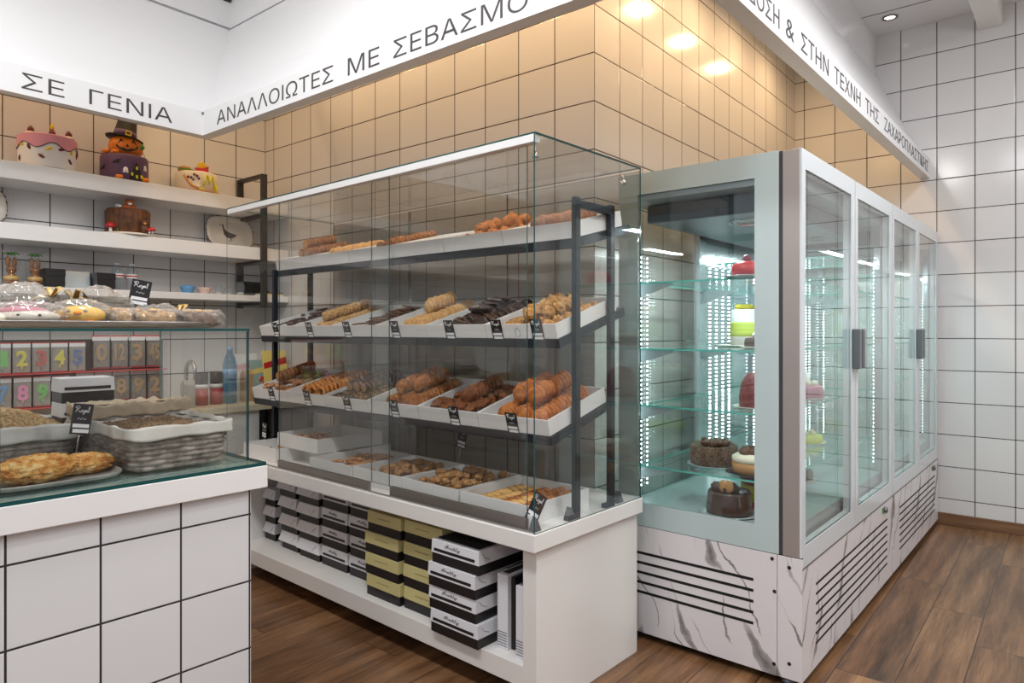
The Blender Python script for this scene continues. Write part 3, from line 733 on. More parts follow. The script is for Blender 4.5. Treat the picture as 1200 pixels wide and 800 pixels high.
# tier 2 (lowest)
fk = [slab('caramel_flake', 'flake_tan', .055, .035, .009, s) for s in (21, 22, 23)]
scatter(TRAYM[2, 0], 'caramel_flake', fk, 90, .05, .31, .035, .34, lambda u, v, f: fl + .010 + .056 * f, 'tan caramel flake in the first tray of the lowest tier', 'biscuit', 'caramel flakes on the lowest tier')
rch = roll('chocolate_roll', 'roll_choc', 0.026, 0.024)
rcl = roll('striped_roll', 'roll_caramel', 0.03, 0.024)
row(2, 0, 'striped_roll', rcl, 0.165, 0.09, 9, 0.0262, fl + .098, 'striped caramel roll slice lying on the flakes, lowest tier', 'biscuit', 'caramel roll on the flakes')
rg = ring('ring_cookie', 'cookie_golden', 0.0265, 0.0105)
L = 'golden ring cookie in the second tray of the lowest tier'
g_ = 'ring cookies on the lowest tier'
row(2, 1, 'ring_cookie', rg, 0.115, 0.06, 11, 0.0245, fl + .044, L, 'cookie', g_, lean=14)
row(2, 1, 'ring_cookie', rg, 0.190, 0.05, 12, 0.0245, fl + .046, L, 'cookie', g_, lean=14)
row(2, 1, 'ring_cookie', rg, 0.265, 0.05, 12, 0.0245, fl + .044, L, 'cookie', g_, lean=14)
L = 'chocolate spiral roll slice with pale drizzle, third tray, lowest tier'
g_ = 'chocolate rolls on the lowest tier'
for u in (.045, .105, .165, .225, .285): row(2, 2, 'chocolate_roll', rch, u + .01, 0.028, 13, 0.0255, fl + .027, L, 'roll', g_, lean=0)
for u in (.080, .140, .200): row(2, 2, 'chocolate_roll', rch, u + .01, 0.11, 9, 0.0255, fl + .073, L, 'roll', g_, lean=0)
gr = [disc('ginger_round', 'cookie_brown', 0.034, 0.015, seed=s, amp=.08, dome=.6) for s in (14, 15)]
L = 'ginger brown round stacked in the fourth tray of the lowest tier'
g_ = 'ginger rounds on the lowest tier'
row(2, 3, 'ginger_round', gr, 0.115, 0.05, 15, 0.0195, fl + .036, L, 'cookie', g_)
row(2, 3, 'ginger_round', gr, 0.255, 0.04, 16, 0.0195, fl + .036, L, 'cookie', g_)
row(2, 3, 'ginger_round', gr, 0.185, 0.08, 13, 0.0195, fl + .036, L, 'cookie', g_)
row(2, 3, 'ginger_round', gr, 0.150, 0.09, 12, 0.0195, fl + .097, L, 'cookie', g_)
row(2, 3, 'ginger_round', gr, 0.222, 0.125, 10, 0.0195, fl + .099, L, 'cookie', g_)
ru = [lump('rusty_crumble', 'cookie_rust', 0.020, 1.2, 1, .8, .5, s) for s in (8, 9, 10)]
scatter(TRAYM[2, 4], 'rusty_crumble', ru, 100, .04, .31, .03, .34, lambda u, v, f: fl + .014 + .040 * f, 'rusty brown crumble piece in the fifth tray of the lowest tier', 'biscuit', 'crumble on the lowest tier')
rd = [disc('rusty_round', 'cookie_rust', 0.036, 0.017, seed=s, amp=.14, dome=.5) for s in (31, 32)]
row(2, 4, 'rusty_round', rd, 0.20, 0.10, 10, 0.0215, fl + .076, 'rusty brown round standing on the crumble, lowest tier', 'cookie', 'rusty rounds on the lowest tier', lean=14)
og = [disc('orange_round', 'cookie_orange', 0.038, 0.017, seed=s, amp=.09, dome=.6) for s in (41, 42)]
L = 'large orange-brown round stacked in the sixth tray of the lowest tier'
g_ = 'orange-brown rounds on the lowest tier'
row(2, 5, 'orange_round', og, 0.105, 0.045, 14, 0.0215, fl + .040, L, 'cookie', g_, lean=12)
row(2, 5, 'orange_round', og, 0.190, 0.045, 14, 0.0215, fl + .040, L, 'cookie', g_, lean=12)
row(2, 5, 'orange_round', og, 0.278, 0.035, 14, 0.0215, fl + .040, L, 'cookie', g_, lean=12)
row(2, 5, 'orange_round', og, 0.150, 0.10, 9, 0.0215, fl + .108, L, 'cookie', g_, lean=12)
row(2, 5, 'orange_round', og, 0.235, 0.085, 10, 0.0215, fl + .110, L, 'cookie', g_, lean=12)

# --- flat boxes standing on the countertop
bm_ = tray_mesh(0.345, 0.375, 0.072, 0.005, 'flat_box')
FB = {}
for nm, x, y, z, rz, lab in (('A', -2.985, 1.862, 0.6505, 0, 'white flat box of amber sticks on the countertop, leftmost of the touching row of four'),
                             ('B', -2.632, 1.868, 0.6505, 0, 'white flat box of nutty biscuits on the countertop, second of the touching row'),
                             ('C', -2.280, 1.864, 0.6505, 0, 'white flat box heaped with nutty biscuits on the countertop, third of the row'),
                             ('D', -1.915, 1.858, 0.6505, 0, 'white flat box of yellow and brown ovals in the right front corner of the case'),
                             ('F', -3.66, 1.865, 0.6505, 0, 'white flat box at the far left end of the countertop, half hidden'),
                             ('G', -3.312, 2.03, 0.6505, 0, 'white flat box set back in the gap under the raised box'),
                             ('E', -3.41, 1.93, 0.7235, 0, 'white flat box raised on top of the other boxes near the left end')):
    FB[nm] = CASE @ Tm(x, y, z) @ Rm(rz, 'Z')
    if nm == 'G': FB[nm] = FB[nm] @ Matrix.Diagonal((.93, .9, 1, 1))
    if nm == 'E': FB[nm] = FB[nm] @ Matrix.Diagonal((1.12, 1.08, 1, 1))
    inst('flat_box', bm_, FB[nm], lab, 'box', 'white flat boxes on the countertop')
sa = [stick('amber_stick', 'stick_amber', .07, .0055, .006, s) for s in (4, 5, 6)]
scatter(FB['A'], 'amber_stick', sa, 110, .07, .29, .05, .33, lambda u, v, f: .012 + .056 * f * max(.55, 1 - 7 * ((u - .18) ** 2 + .6 * (v - .2) ** 2)), 'amber pastry stick in the leftmost box of the touching row', 'biscuit', 'amber sticks in the flat box')
scatter(FB['E'], 'amber_stick', sa, 40, .05, .16, .06, .2, lambda u, v, f: .010 + .05 * f, 'amber pastry stick heaped in the raised white box', 'biscuit', 'amber sticks in the raised box')
scatter(FB['F'], 'amber_stick', sa, 26, .12, .31, .05, .32, lambda u, v, f: .010 + .04 * f, 'amber pastry stick in the far left box', 'biscuit', 'amber sticks in the far left box')
nb = [lump('nutty_biscuit', 'nut_biscuit', 0.0165, 1.15, 1, .8, .5, s) for s in (11, 12, 13)]
def mound(h, cu, cv, s=7):
    return lambda u, v, f: .012 + h * (0.25 + .75 * f) * max(.12, 1 - s * ((u - cu) ** 2 + .7 * (v - cv) ** 2))
scatter(FB['B'], 'nutty_biscuit', nb, 95, .07, .28, .04, .30, mound(.072, .19, .17, 10), 'small nutty biscuit in the second box of the touching row', 'biscuit', 'nutty biscuits in the second box')
scatter(FB['C'], 'nutty_biscuit', nb, 150, .06, .31, .035, .34, mound(.078, .19, .2, 7), 'small nutty biscuit in the third box of the touching row', 'biscuit', 'nutty biscuits in the third box')
ov = [lump('yellow_oval', 'biscuit_yellow', 0.02, 1.5, 1.0, .75, .12, s) for s in (1, 2)]
ovb = [lump('brown_oval', 'cookie_brown', 0.02, 1.4, 1.0, .8, .3, s) for s in (3, 4)]
def flatrow(base, name, mes, u, v0, n, dv, w, label, group, du=0):
    for i in range(n):
        inst(name, mes[i % len(mes)], base @ Tm(u + du * i, v0 + i * dv, w + random.uniform(-.002, .002)) @ Rm(random.uniform(-.3, .3), 'Z') @ Rm(R(-25), 'X'), label, 'biscuit', group)
for u in (.055, .12): flatrow(FB['D'], 'yellow_oval', ov, u, .04, 9, .034, .040, 'yellow oval biscuit in the right front box', 'yellow ovals in the right front box')
flatrow(FB['D'], 'brown_oval', ovb, .185, .03, 9, .034, .044, 'lumpy brown oval biscuit in the right front box', 'brown ovals in the right front box')
flatrow(FB['D'], 'yellow_oval', ov, .235, .03, 5, .03, .05, 'yellow oval biscuit in the right front box', 'yellow ovals in the right front box')
dbr = [disc('brown_round', 'cookie_brown', 0.027, 0.012, seed=s, amp=.06) for s in (51, 52)]
row(FB['D'], 0, 'brown_round', dbr, .295, .06, 17, .0165, .042, 'thin brown round standing in the right front box', 'biscuit', 'brown rounds in the right front box', lean=18)
row(FB['D'], 0, 'brown_round', dbr, .240, .20, 9, .0165, .042, 'thin brown round standing in the right front box', 'biscuit', 'brown rounds in the right front box', lean=18)

# free-standing price tags on pins
def pin_tag(mat, label, w, h, drop):
    o = price_tag(mat, label, w, h)
    b = MB(); b.tube([(w / 2, .003, h * .3), (w / 2, .003, -drop)], 0.0022, 6); b.ball((w / 2, .003, h * .12), .008, .005, .008)
    b.lathe([(.016, -drop), (.014, -drop + .004), (0, -drop + .005)], 12, (w / 2, .003, 0))
    b.build('tag_pin', 'steel', o)
    return o
pin_tag(CASE @ Tm(-2.36, 2.262, 0.795) @ Rm(R(10), 'Z') @ Rm(R(12), 'Y'), 'black price tag on a pin behind the second flat box', .052, .10, .142)
pin_tag(CASE @ Tm(-1.575, 1.845, 0.685) @ Rm(R(20), 'Y') @ Rm(R(-12), 'X'), 'black price tag leaning on the right front corner of the case', .055, .105, .03)
pin_tag(CASE @ Tm(-3.69, 1.99, 0.735) @ Rm(R(6), 'Y'), 'black price tag at the left end above the far left box', .05, .085, .08)

# ------------------------------------------------------------------ pastry boxes on the open shelf
def pastry_box(w, d, hb, hl, mat, label, group, kind='white', flare=0.0, mark=True, word=True):
    """black base with a white (or gold) lid on it; the front is -Y"""
    o = thing('pastry_box', label, 'box', group=group, mat=mat)
    MB().box(0.003, 0.003, 0, w - 0.003, d - 0.003, hb + .006).build('base', 'black_card', o)
    top = 'lid_white' if kind == 'white' else 'gold_card'
    b = MB(); f = flare
    vs = [(-f, -f, hb), (w + f, -f, hb), (w + f, d + f, hb), (-f, d + f, hb), (.002, .002, hb + hl), (w - .002, .002, hb + hl), (w - .002, d - .002, hb + hl), (.002, d - .002, hb + hl)]
    b._add(vs, [(0, 3, 2, 1), (4, 5, 6, 7), (0, 1, 5, 4), (1, 2, 6, 5), (2, 3, 7, 6), (3, 0, 4, 7)], 0)
    lid = b.build('lid', top, o, 0.0012)
    def F(u, v, e):  # point on the lid's front face
        t_ = (v - hb) / hl
        return Vector((u, -f + t_ * (f + .002) - .0006 - e, v))
    if kind == 'white':
        if mark:
            b = MB(); b._add([F(w * .06, hb + hl * .16, .0003), F(w * .92, hb + hl * .16, .0003), F(w * .92, hb + hl * .38, .0003), F(w * .06, hb + hl * .38, .0003)], [(0, 1, 2, 3)])
            b.build('stripe', 'black_card', lid)
        if word:
            b = MB(); script_word(b, ANATOLY, lambda u, v, e: F(w * .30 + u, hb + hl * .56 + v, e), w * .32, hl * .30, 0.0008)
            b.build('lettering', 'print_grey', lid)
        if not mark:
            b = MB(); b.tube([F(w * .72, hb + hl * .2, .0005), F(w * .86, hb + hl * .75, .0005)], .0008, 4)
            b.build('crease', 'print_grey', lid)
        else:
            b = MB(); q = d * .05
            b.tube([(w + f * .5 - .0, .02, hb + hl * .8), (w + f * .6 + .0012, .035, hb + hl * .45), (w + .0008 + f * .8, .06, hb + hl * .25)], .0008, 4)
            b.build('crease', 'print_grey', lid)
    else:
        b = MB(); 
        for i in range(16): b._add([F(w * (.32 + .024 * i) + q[0] * w * .012, hb + hl * (.47 + .09 * q[1]), .0004) for q in ((0, 0), (1, 0), (1, 1), (0, 1))], [(0, 1, 2, 3)])
        b.build('lettering', 'gold_print', lid)
    return o
SZ = 0.1635
NTH = ['bottom', 'second from bottom', 'third from bottom', 'topmost']
def stack(n, x, y, w, d, hb, hl, desc, group, kind='white', flare=0.0, dx=None, rz=None, mark=True, names=None, word=True):
    z = SZ
    for i in range(n):
        ox, oy = (dx[i] if dx else (0, 0))
        nm = (names or NTH)[i] if n == 4 else ['bottom', 'middle', 'topmost'][i]
        pastry_box(w, d, hb, hl, CASE @ Tm(x + ox, y + oy, z) @ Rm(R(rz[i] if rz else 0), 'Z'), '%s, %s of its stack' % (desc, nm), group, kind, flare, mark, word)
        z += hb + hl + .0012
stack(3, -3.645, 1.985, .112, .13, .042, .052, 'small white and black box by the left panel', 'small boxes at the left end', flare=.012, mark=False, word=False)
stack(4, -3.425, 1.962, .165, .2, .04, .052, 'small white and black box, second stack from left', 'small flared boxes', flare=.013, dx=[(0, 0), (-.006, 0), (-.02, .004), (-.035, .006)], mark=False, word=False)
stack(4, -3.235, 1.955, .19, .24, .04, .052, 'small white and black box, third stack from left', 'small flared boxes', flare=.012, dx=[(0, 0), (-.004, 0), (-.01, .003), (-.016, .006)], mark=False, word=False)
stack(4, -3.028, 1.956, .222, .3, .040, .055, 'white pastry box with black stripe, left striped stack', 'striped boxes', dx=[(0, 0), (-.004, .002), (0, 0), (.003, .003)])
stack(4, -2.792, 1.957, .235, .3, .040, .055, 'white pastry box with black stripe, stack beside gold boxes', 'striped boxes', dx=[(0, 0), (.002, .002), (-.004, 0), (.002, .003)])
stack(4, -2.533, 1.868, .235, .3, .041, .052, 'gold and black pastry box in the left gold stack', 'gold boxes', 'gold', dx=[(0, 0), (-.01, 0), (-.014, .002), (.002, .004)])
stack(4, -2.287, 1.880, .24, .3, .041, .052, 'gold and black pastry box in the right gold stack', 'gold boxes', 'gold', dx=[(0, 0), (-.004, 0), (-.004, .002), (.0, .004)])
stack(4, -2.032, 1.806, .262, .34, .038, .052, 'large white and black box beside standing boxes', 'large boxes', dx=[(0, 0), (-.012, .002), (-.01, -.004), (.004, .002)])
# black tray lying on the topmost large box, and boxes stood on end at the right
bx = thing('box_insert', 'black card base turned upside down on the topmost large white box', 'box', mat=CASE @ Tm(-2.01, 1.83, SZ + 4 * .0912 + .0005))
MB().box(0, 0, 0, .225, .30, .003).build('card_sheet', 'soot_black', bx)
for i, (x, y, w_, h_, d_, lab) in enumerate(((-1.738, 1.878, .070, .278, .26, 'white pastry box stood on end beside the large boxes'), (-1.632, 1.862, .052, .262, .26, 'white pastry box stood on end against the counter end panel'))):
    o = thing('upright_box', lab, 'box', CASE, (x, y, SZ), group='boxes stood on end')
    b = MB()
    b.box(0, 0, 0, w_ * .74, d_, h_, 0); b.box(w_ * .74, .02, 0, w_, d_, h_ * .97, 1)
    b.build('carton', ['lid_white', 'black_card'], o, .003)
    b = MB()
    for k in range(6): b.box(w_ * .04, -.0012, .012 + k * .010, w_ * .70, 0, .015 + k * .010)
    b.build('ridges', 'print_grey', o)
    MB().box(w_ * .15, .02, h_, w_ * .6, d_ - .02, h_ + .001).build('slot', 'black_card', o)
o = thing('cutlery_sleeve', 'narrow black sleeve standing behind the large box stack', 'box', CASE, (-1.763, 1.96, SZ))
MB().box(0, 0, 0, .018, .24, .27).build('sleeve', 'black_plastic', o, .002)

# ------------------------------------------------------------------ refrigerated glass cabinets (FRID frame)
FX0, FXF, FY0, FYM, FY1 = -1.605, -0.826, 2.634, 4.138, 5.545
def cabinet(y0, y1, label, first):
    o = thing('refrigerated_cabinet', label, 'refrigerator', FRID, (0, 0, 0), group='refrigerated cabinets')
    L = y1 - y0
    # marble clad base
    MB().box(FX0, y0 + .012, .06, FXF - .012, y1 - .004, .455).build('plinth', 'cabinet_grey', o)
    MB().box(FXF - .012, y0 + .014, .034, FXF, y1 - .003, .452).build('front_panel', 'marble', o, .001)
    if first:
        MB().box(FX0, y0, .032, -.919, y0 + .012, .494).build('side_panel', 'marble', o, .001)
        MB().box(-.917, y0, .034, FXF, y0 + .012, .494).build('corner_panel', 'marble', o, .001)
        b = MB()
        for i in range(5): b.box(-1.58, y0 - .0006, .372 - i * .0425, -1.009, y0 + .004, .384 - i * .0425)
        b.build('vent_slots', 'soot_black', o, .0005)
        for (x, z) in ((-.937, .475), (-.928, .352), (-.93, .075), (-.873, .455), (-.873, .093)):
            b = MB(); b.lathe([(0, -.0035), (.005, -.003), (.0075, 0)], 12, (x, y0, z), axis='Y'); b.build('screw', 'screw_dark', o)
    b = MB()
    ns = 7; a, e = y0 + .165, y1 - .13
    for i in range(ns): b.box(FXF - .004, a, .352 - i * .0385, FXF + .0006, e, .362 - i * .0385)
    b.build('vent_slots', 'soot_black', o, .0005)
    kb = MB(); kb.lathe([(.016, 0), (.016, .012), (.012, .016), (0, .017)], 16, (FXF, y1 - .20, .42), axis='X'); kb.build('lock', 'grey_plastic', o)
    MB().box(FXF - .003, y1 - .245, .405, FXF + .0012, y1 - .222, .435).build('display', 'leaf_green', o)
    for (x, y) in ((FX0 + .08, y0 + .08), (FXF - .07, y0 + .05), (FX0 + .08, y1 - .08), (FXF - .07, y1 - .08)):
        b = MB(); b.lathe([(.022, .0), (.024, .008), (.012, .014), (.012, .062)], 14, (x, y, 0)); b.build('foot', 'grey_plastic', o)
    # body: floor, roof, posts, glass
    MB().box(FX0, y0 + .012, .455, FXF - .05, y1 - .004, .585).build('cabinet_floor', 'cabinet_grey', o)
    MB().box(FX0, y0 + .012, 1.915, FXF - .05, y1 - .004, 2.03).build('roof', 'cabinet_grey', o)
    MB().box(FX0 + .06, y0 + .12, 1.83, FXF - .14, y1 - .12, 1.913).build('evaporator', 'cabinet_dark', o, .01)
    for k, fy in enumerate((y0 + .35, y0 + .75, y0 + 1.12)):
        b = MB()
        for q in range(4): b.tube([(-1.15 + (.03 + .022 * q) * math.cos(t_ * PI / 12), fy + (.03 + .022 * q) * math.sin(t_ * PI / 12), 1.826) for t_ in range(24)], .002, 4, closed=True)
        b.build('fan_grille', 'chrome', o)
    ym = (y0 + y1) / 2 + .02
    for (x, y, sx, sy) in ((FX0, y0 + .012, .03, .03), (FX0, y1 - .035, .03, .03), (FX0, ym - .04, .03, .08), (FXF - .085, y0 + .014, .03, .03), (FXF - .085, y1 - .035, .03, .03)):
        MB().box(x, y, .585, x + sx, y + sy, 1.915).build('post', 'mirror_steel', o)
    pane(FX0 + .004, y0 + .042, .585, FX0 + .010, ym - .04, 1.915, o, 'rear_pane', 'cabinet_glass', 'cabinet_grey')
    MB().box(FX0 + .002, ym + .04, .585, FX0 + .012, y1 - .035, 1.915).build('rear_panel', 'mirror_steel', o)
    if first:
        # side pane with a pale printed border
        b = MB()
        for q in ((FX0 - .012, .497, -.912, .597), (FX0 - .012, 1.940, -.912, 2.033), (FX0 - .012, .597, -1.522, 1.940), (-1.005, .597, -.912, 1.940)):
            b.box(q[0], y0, q[1], q[2], y0 + .012, q[3])
        b.build('side_border', 'frost_glass', o)
        pane(-1.522, y0 + .003, .597, -1.005, y0 + .009, 1.940, o, 'side_pane', 'cabinet_glass', 'frost_glass')
        MB().box(-.911, y0 + .004, .497, -.897, y0 + .02, 2.03).build('gasket', 'gasket', o)
        MB().box(-.897, y0, .497, -.836, y0 + .045, 2.028).build('corner_post', 'post_steel', o, .001)
        MB().box(FX0, y0 + .002, .4945, FXF, y0 + .012, .498).build('seam', 'soot_black', o)
    else:
        pane(FX0 + .03, y0 + .006, .585, FXF - .09, y0 + .012, 1.915, o, 'side_pane', 'cabinet_glass', 'cabinet_grey')
    pane(FX0 + .03, y1 - .016, .585, FXF - .09, y1 - .010, 1.915, o, 'side_pane', 'cabinet_glass', 'cabinet_grey')
    # doors
    half = (y1 - y0 - .008) / 2
    for k in range(2):
        a = y0 + .002 + k * (half + .004); e = a + half - .004
        b = MB(); bd = .075; x0, x1 = FXF - .036, FXF - .002
        b.box(x0, a, .458, x1, e, .535); b.box(x0, a, 1.957, x1, e, 2.03)
        b.box(x0, a, .535, x1, a + .045, 1.957); b.box(x0, e - .062, .535, x1, e, 1.957)
        d = b.build('door', 'door_border', o)
        pane(x1 - .009, a + .045, .535, x1 - .003, e - .062, 1.957, d, 'door_pane', 'cabinet_glass', 'door_border')
        hy = e - .052 if k == 0 else a + .006
        hb_ = MB(); hb_.box(FXF - .002, hy, 1.175, FXF + .03, hy + .046, 1.355)
        hb_.build('handle', 'grey_plastic', d, .006, 3)
        if k or not first: MB().box(x0 + .004, a - .003, .458, x1 - .004, a, 2.03).build('seal', 'gasket', d)
    MB().box(FXF - .05, y0 + .002, .4525, FXF + .001, y1 - .002, .458).build('sill_strip', 'brushed_steel', o)
    # glass shelves on brackets
    for z in (.745, 1.014, 1.264, 1.558, 1.70):
        if z == 1.70: pane(FX0 + .06, ym + .1, z, FXF - .14, y1 - .06, z + .008, o, 'glass_shelf', 'shelf_glass', 'shelf_rim')
        else: pane(FX0 + .045, y0 + .06, z - .004, FXF - .13, y1 - .06, z + .004, o, 'glass_shelf', 'shelf_glass', 'shelf_rim')
        if z < 1.6:
            for y in (y0 + .07, ym, y1 - .07):
                b = MB(); b.prism([(FX0 + .03, z - .004), (FX0 + .22, z - .004), (FX0 + .22, z - .012), (FX0 + .03, z - .07)], y - .002, y + .002, 'Y'); b.build('shelf_bracket', 'cabinet_grey', o)
    # LED strips on the posts; glowing rows at the rear imitate their reflections
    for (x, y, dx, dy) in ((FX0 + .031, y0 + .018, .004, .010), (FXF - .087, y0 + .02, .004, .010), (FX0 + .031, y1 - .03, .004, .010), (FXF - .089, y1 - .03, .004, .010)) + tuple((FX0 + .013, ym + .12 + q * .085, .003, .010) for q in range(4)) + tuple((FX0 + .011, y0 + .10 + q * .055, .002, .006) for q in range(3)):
        MB().box(x, y, .62, x + dx, y + dy, 1.70).build('led_or_reflection', 'led_dots', o)
    return o
cabinet(FY0, FYM, 'refrigerated glass cabinet nearest the camera, with a marble base and cakes inside', True)
cabinet(FYM + .004, FY1, 'refrigerated glass cabinet next to the right tiled wall, with a marble base', False)

# --- cakes in the cabinets
def plate(parent, r, mat='plate_cream', h=.006):
    MB().lathe([(0, 0), (r * .8, 0), (r, h), (r * .98, h + .002), (r * .8, .003), (0, .003)], 28).build('plate', mat, parent)
def f_at(x, y, z): return FRID @ Tm(x, y, z)
SH = dict(f=.5855, a=.7495, b=1.0185, c=1.2685, d=1.5625)
o = thing('chocolate_cake', 'dark chocolate crumb cake with curls on the second level, nearest the side pane', 'cake', mat=f_at(-1.29, 2.905, SH['a']))
plate(o, .118, 'cabinet_grey')
MB().lathe([(0, .004), (.10, .004), (.103, .02), (.102, .085), (.098, .092), (.085, .084), (0, .084)], 36, wob=lambda a, r, z, j: (r * (1 + .02 * noise.noise(Vector((math.cos(a) * 9, math.sin(a) * 9, z * 90)))), z)).build('cake_body', 'crumb_choc', o)
b = MB()
for i in range(12):
    a = i * 2.4; q = .06 * math.sqrt(i / 12)
    b.lathe([(.012, -.022), (.016, 0), (.010, .022)], 10, T=Tm(q * math.cos(a), q * math.sin(a), .098) @ Rm(a, 'Z') @ Rm(PI / 2 - .3, 'Y'))
b.build('chocolate_curls', 'choc_milk', o)
o = thing('cream_cake', 'chocolate and cream cake on a dark plate beside the crumb cake', 'cake', mat=f_at(-1.085, 2.835, SH['a']))
plate(o, .115, 'black_plastic')
MB().lathe([(0, .004), (.085, .004), (.088, .03), (.086, .05)], 32).build('sponge', 'crust_tan', o)
MB().lathe([(.0865, .05), (.087, .07), (.07, .082), (0, .085)], 32).build('cream_layer', 'cream', o)
b = MB()
for i in range(9):
    a = i * 2.4; q = .05 * math.sqrt(i / 9); b.ball((q * math.cos(a), q * math.sin(a), .092), .024, .02, .02, 10, 8, .5, 9, i)
b.build('chocolate_topping', 'choc_milk', o)
o = thing('glazed_cake', 'glossy dark chocolate cake with golden curls on the cabinet floor', 'cake', mat=f_at(-1.16, 2.765, SH['f']))
plate(o, .125, 'cabinet_grey')
b = MB(); b.lathe([(0, .004), (.094, .004), (.096, .02), (.088, .088), (.082, .096), (.07, .092), (0, .09)], 32); b.build('cake_body', 'choc_gloss', o)
b = MB()
for i in range(4): b.ball((-.045 + .02 * i, -.02 + .012 * (i % 2), .105), .03, .026, .022, 12, 8, .3, 8, i)
b.build('chocolate_curls', 'choc_matte', o)
b = MB()
for i in range(2): b.ball((-.01 + .022 * i, -.035, .115), .02, .012, .026, 12, 8, .2, 8, i + 5)
b.build('golden_leaf', 'crust_tan', o)
o = thing('round_box', 'yellow and red round tin behind the glazed chocolate cake', 'box', mat=f_at(-1.088, 2.985, SH['f']))
MB().lathe([(0, 0), (.105, 0), (.105, .03)], 30).build('band', 'red', o)
MB().lathe([(.105, .03), (.105, .10)], 30).build('tin_side', 'banana', o)
MB().lathe([(.105, .10), (.107, .10), (.107, .125), (0, .127)], 30).build('lid', 'red', o)
o = thing('red_dessert', 'dark red berry dessert on a white plate, third level of the cabinet', 'cake', mat=f_at(-1.09, 2.90, SH['b']))
plate(o, .105)
MB().lathe([(0, .004), (.075, .004), (.08, .05), (.07, .11), (.045, .145), (0, .155)], 28, wob=lambda a, r, z, j: (r * (1 + .1 * noise.noise(Vector((math.cos(a) * 6, math.sin(a) * 6, z * 50)))), z)).build('jelly', 'berry_red', o)
o = thing('lime_cake', 'tall pale green cake with a yellow topping, fourth level of the cabinet', 'cake', mat=f_at(-1.30, 3.33, SH['c']))
plate(o, .16)
MB().lathe([(0, .004), (.085, .004), (.086, .08), (.085, .175), (.078, .182), (0, .183)], 30).build('icing', 'icing_white', o)
MB().lathe([(.0862, .05), (.0868, .07), (.0868, .11), (.0862, .12)], 30).build('lime_band', 'lime', o)
b = MB()
for i in range(6): b.ball((.045 * math.cos(i), .045 * math.sin(i), .195), .028, .018, .014, 10, 8, .2, 8, i)
b.build('yellow_topping', 'banana', o)
o = thing('red_cake', 'small glossy red cake on the top glass level of the cabinet', 'cake', mat=f_at(-1.075, 2.735, SH['d']))
plate(o, .085, 'cabinet_grey')
MB().lathe([(0, .004), (.055, .004), (.06, .03), (.055, .055), (.03, .066), (0, .068)], 26).build('glaze', 'red', o)
MB().ball((0, 0, .075), .018, .018, .02).build('berry', 'maroon', o)
extra = [('pink_cake', 'round pink iced cake deeper on the second level', 'rose', -1.15, 3.35, 'a', .10, .08), ('pink_cake', 'small pink cake at the front of the third level', 'rose', -1.07, 3.45, 'b', .085, .06),
         ('white_cake', 'white iced cake deeper on the third level', 'icing_white', -1.25, 3.75, 'b', .11, .10), ('chocolate_torte', 'flat chocolate torte on the fourth level', 'choc_matte', -1.08, 3.02, 'c', .11, .045),
         ('berry_tart', 'red berry tart deeper on the top glass level', 'berry_red', -1.2, 3.3, 'd', .11, .035), ('chocolate_torte', 'flat chocolate torte deep on the cabinet floor', 'choc_gloss', -1.2, 3.6, 'f', .12, .05),
         ('custard_tart', 'yellow custard tart deep on the second level', 'lime', -1.2, 3.8, 'a', .11, .04)]
for nm, lab, m_, x, y, k, r_, h_ in extra:
    o = thing(nm, lab, 'cake', mat=f_at(x, y, SH[k])); plate(o, r_ + .02)
    MB().lathe([(0, .004), (r_, .004), (r_ * 1.02, h_ * .5), (r_ * .97, h_), (r_ * .85, h_ * 1.05), (0, h_ * 1.03)], 28).build('cake_body', m_, o)
    b = MB()
    for i in range(7): b.ball((r_ * .6 * math.cos(i * .9), r_ * .6 * math.sin(i * .9), h_ * 1.05 + .01), .014, .014, .014, 8, 6)
    b.build('cream_dots', 'cream', o)

# ------------------------------------------------------------------ tiled service counter at the left with a low glass case
sc_ = thing('service_counter', 'white tiled service counter at the left with a thick white top', 'counter', CASE, (0, 0, 0))
MB().box(-2.96, -1.2, 0, -2.16, 1.126, .823).build('tiled_base', 'tile_counter', sc_)
MB().box(-3.0, -1.2, .823, -2.134, 1.172, .896).build('countertop', 'white_lacquer', sc_, .002)
gc = thing('glass_showcase', 'low frameless glass case standing on the left tiled counter', 'display case', CASE, (0, 0, 0))
pane(-2.98, -1.15, .8965, -2.136, 1.168, .908, gc, 'glass_base', 'shelf_glass')
pane(-2.206, .452, .9085, -2.200, 1.140, 1.346, gc, 'front_pane', 'low_case_glass')
pane(-2.206, -1.1, .9085, -2.200, .448, 1.346, gc, 'front_pane', 'low_case_glass')
pane(-2.93, 1.134, .9085, -2.207, 1.140, 1.346, gc, 'end_pane', 'low_case_glass')
pane(-2.95, -1.1, .9085, -2.944, 1.03, 1.346, gc, 'rear_pane', 'low_case_glass')
pane(-2.95, -1.1, 1.3465, -2.198, 1.142, 1.3545, gc, 'top_pane', 'low_case_glass')

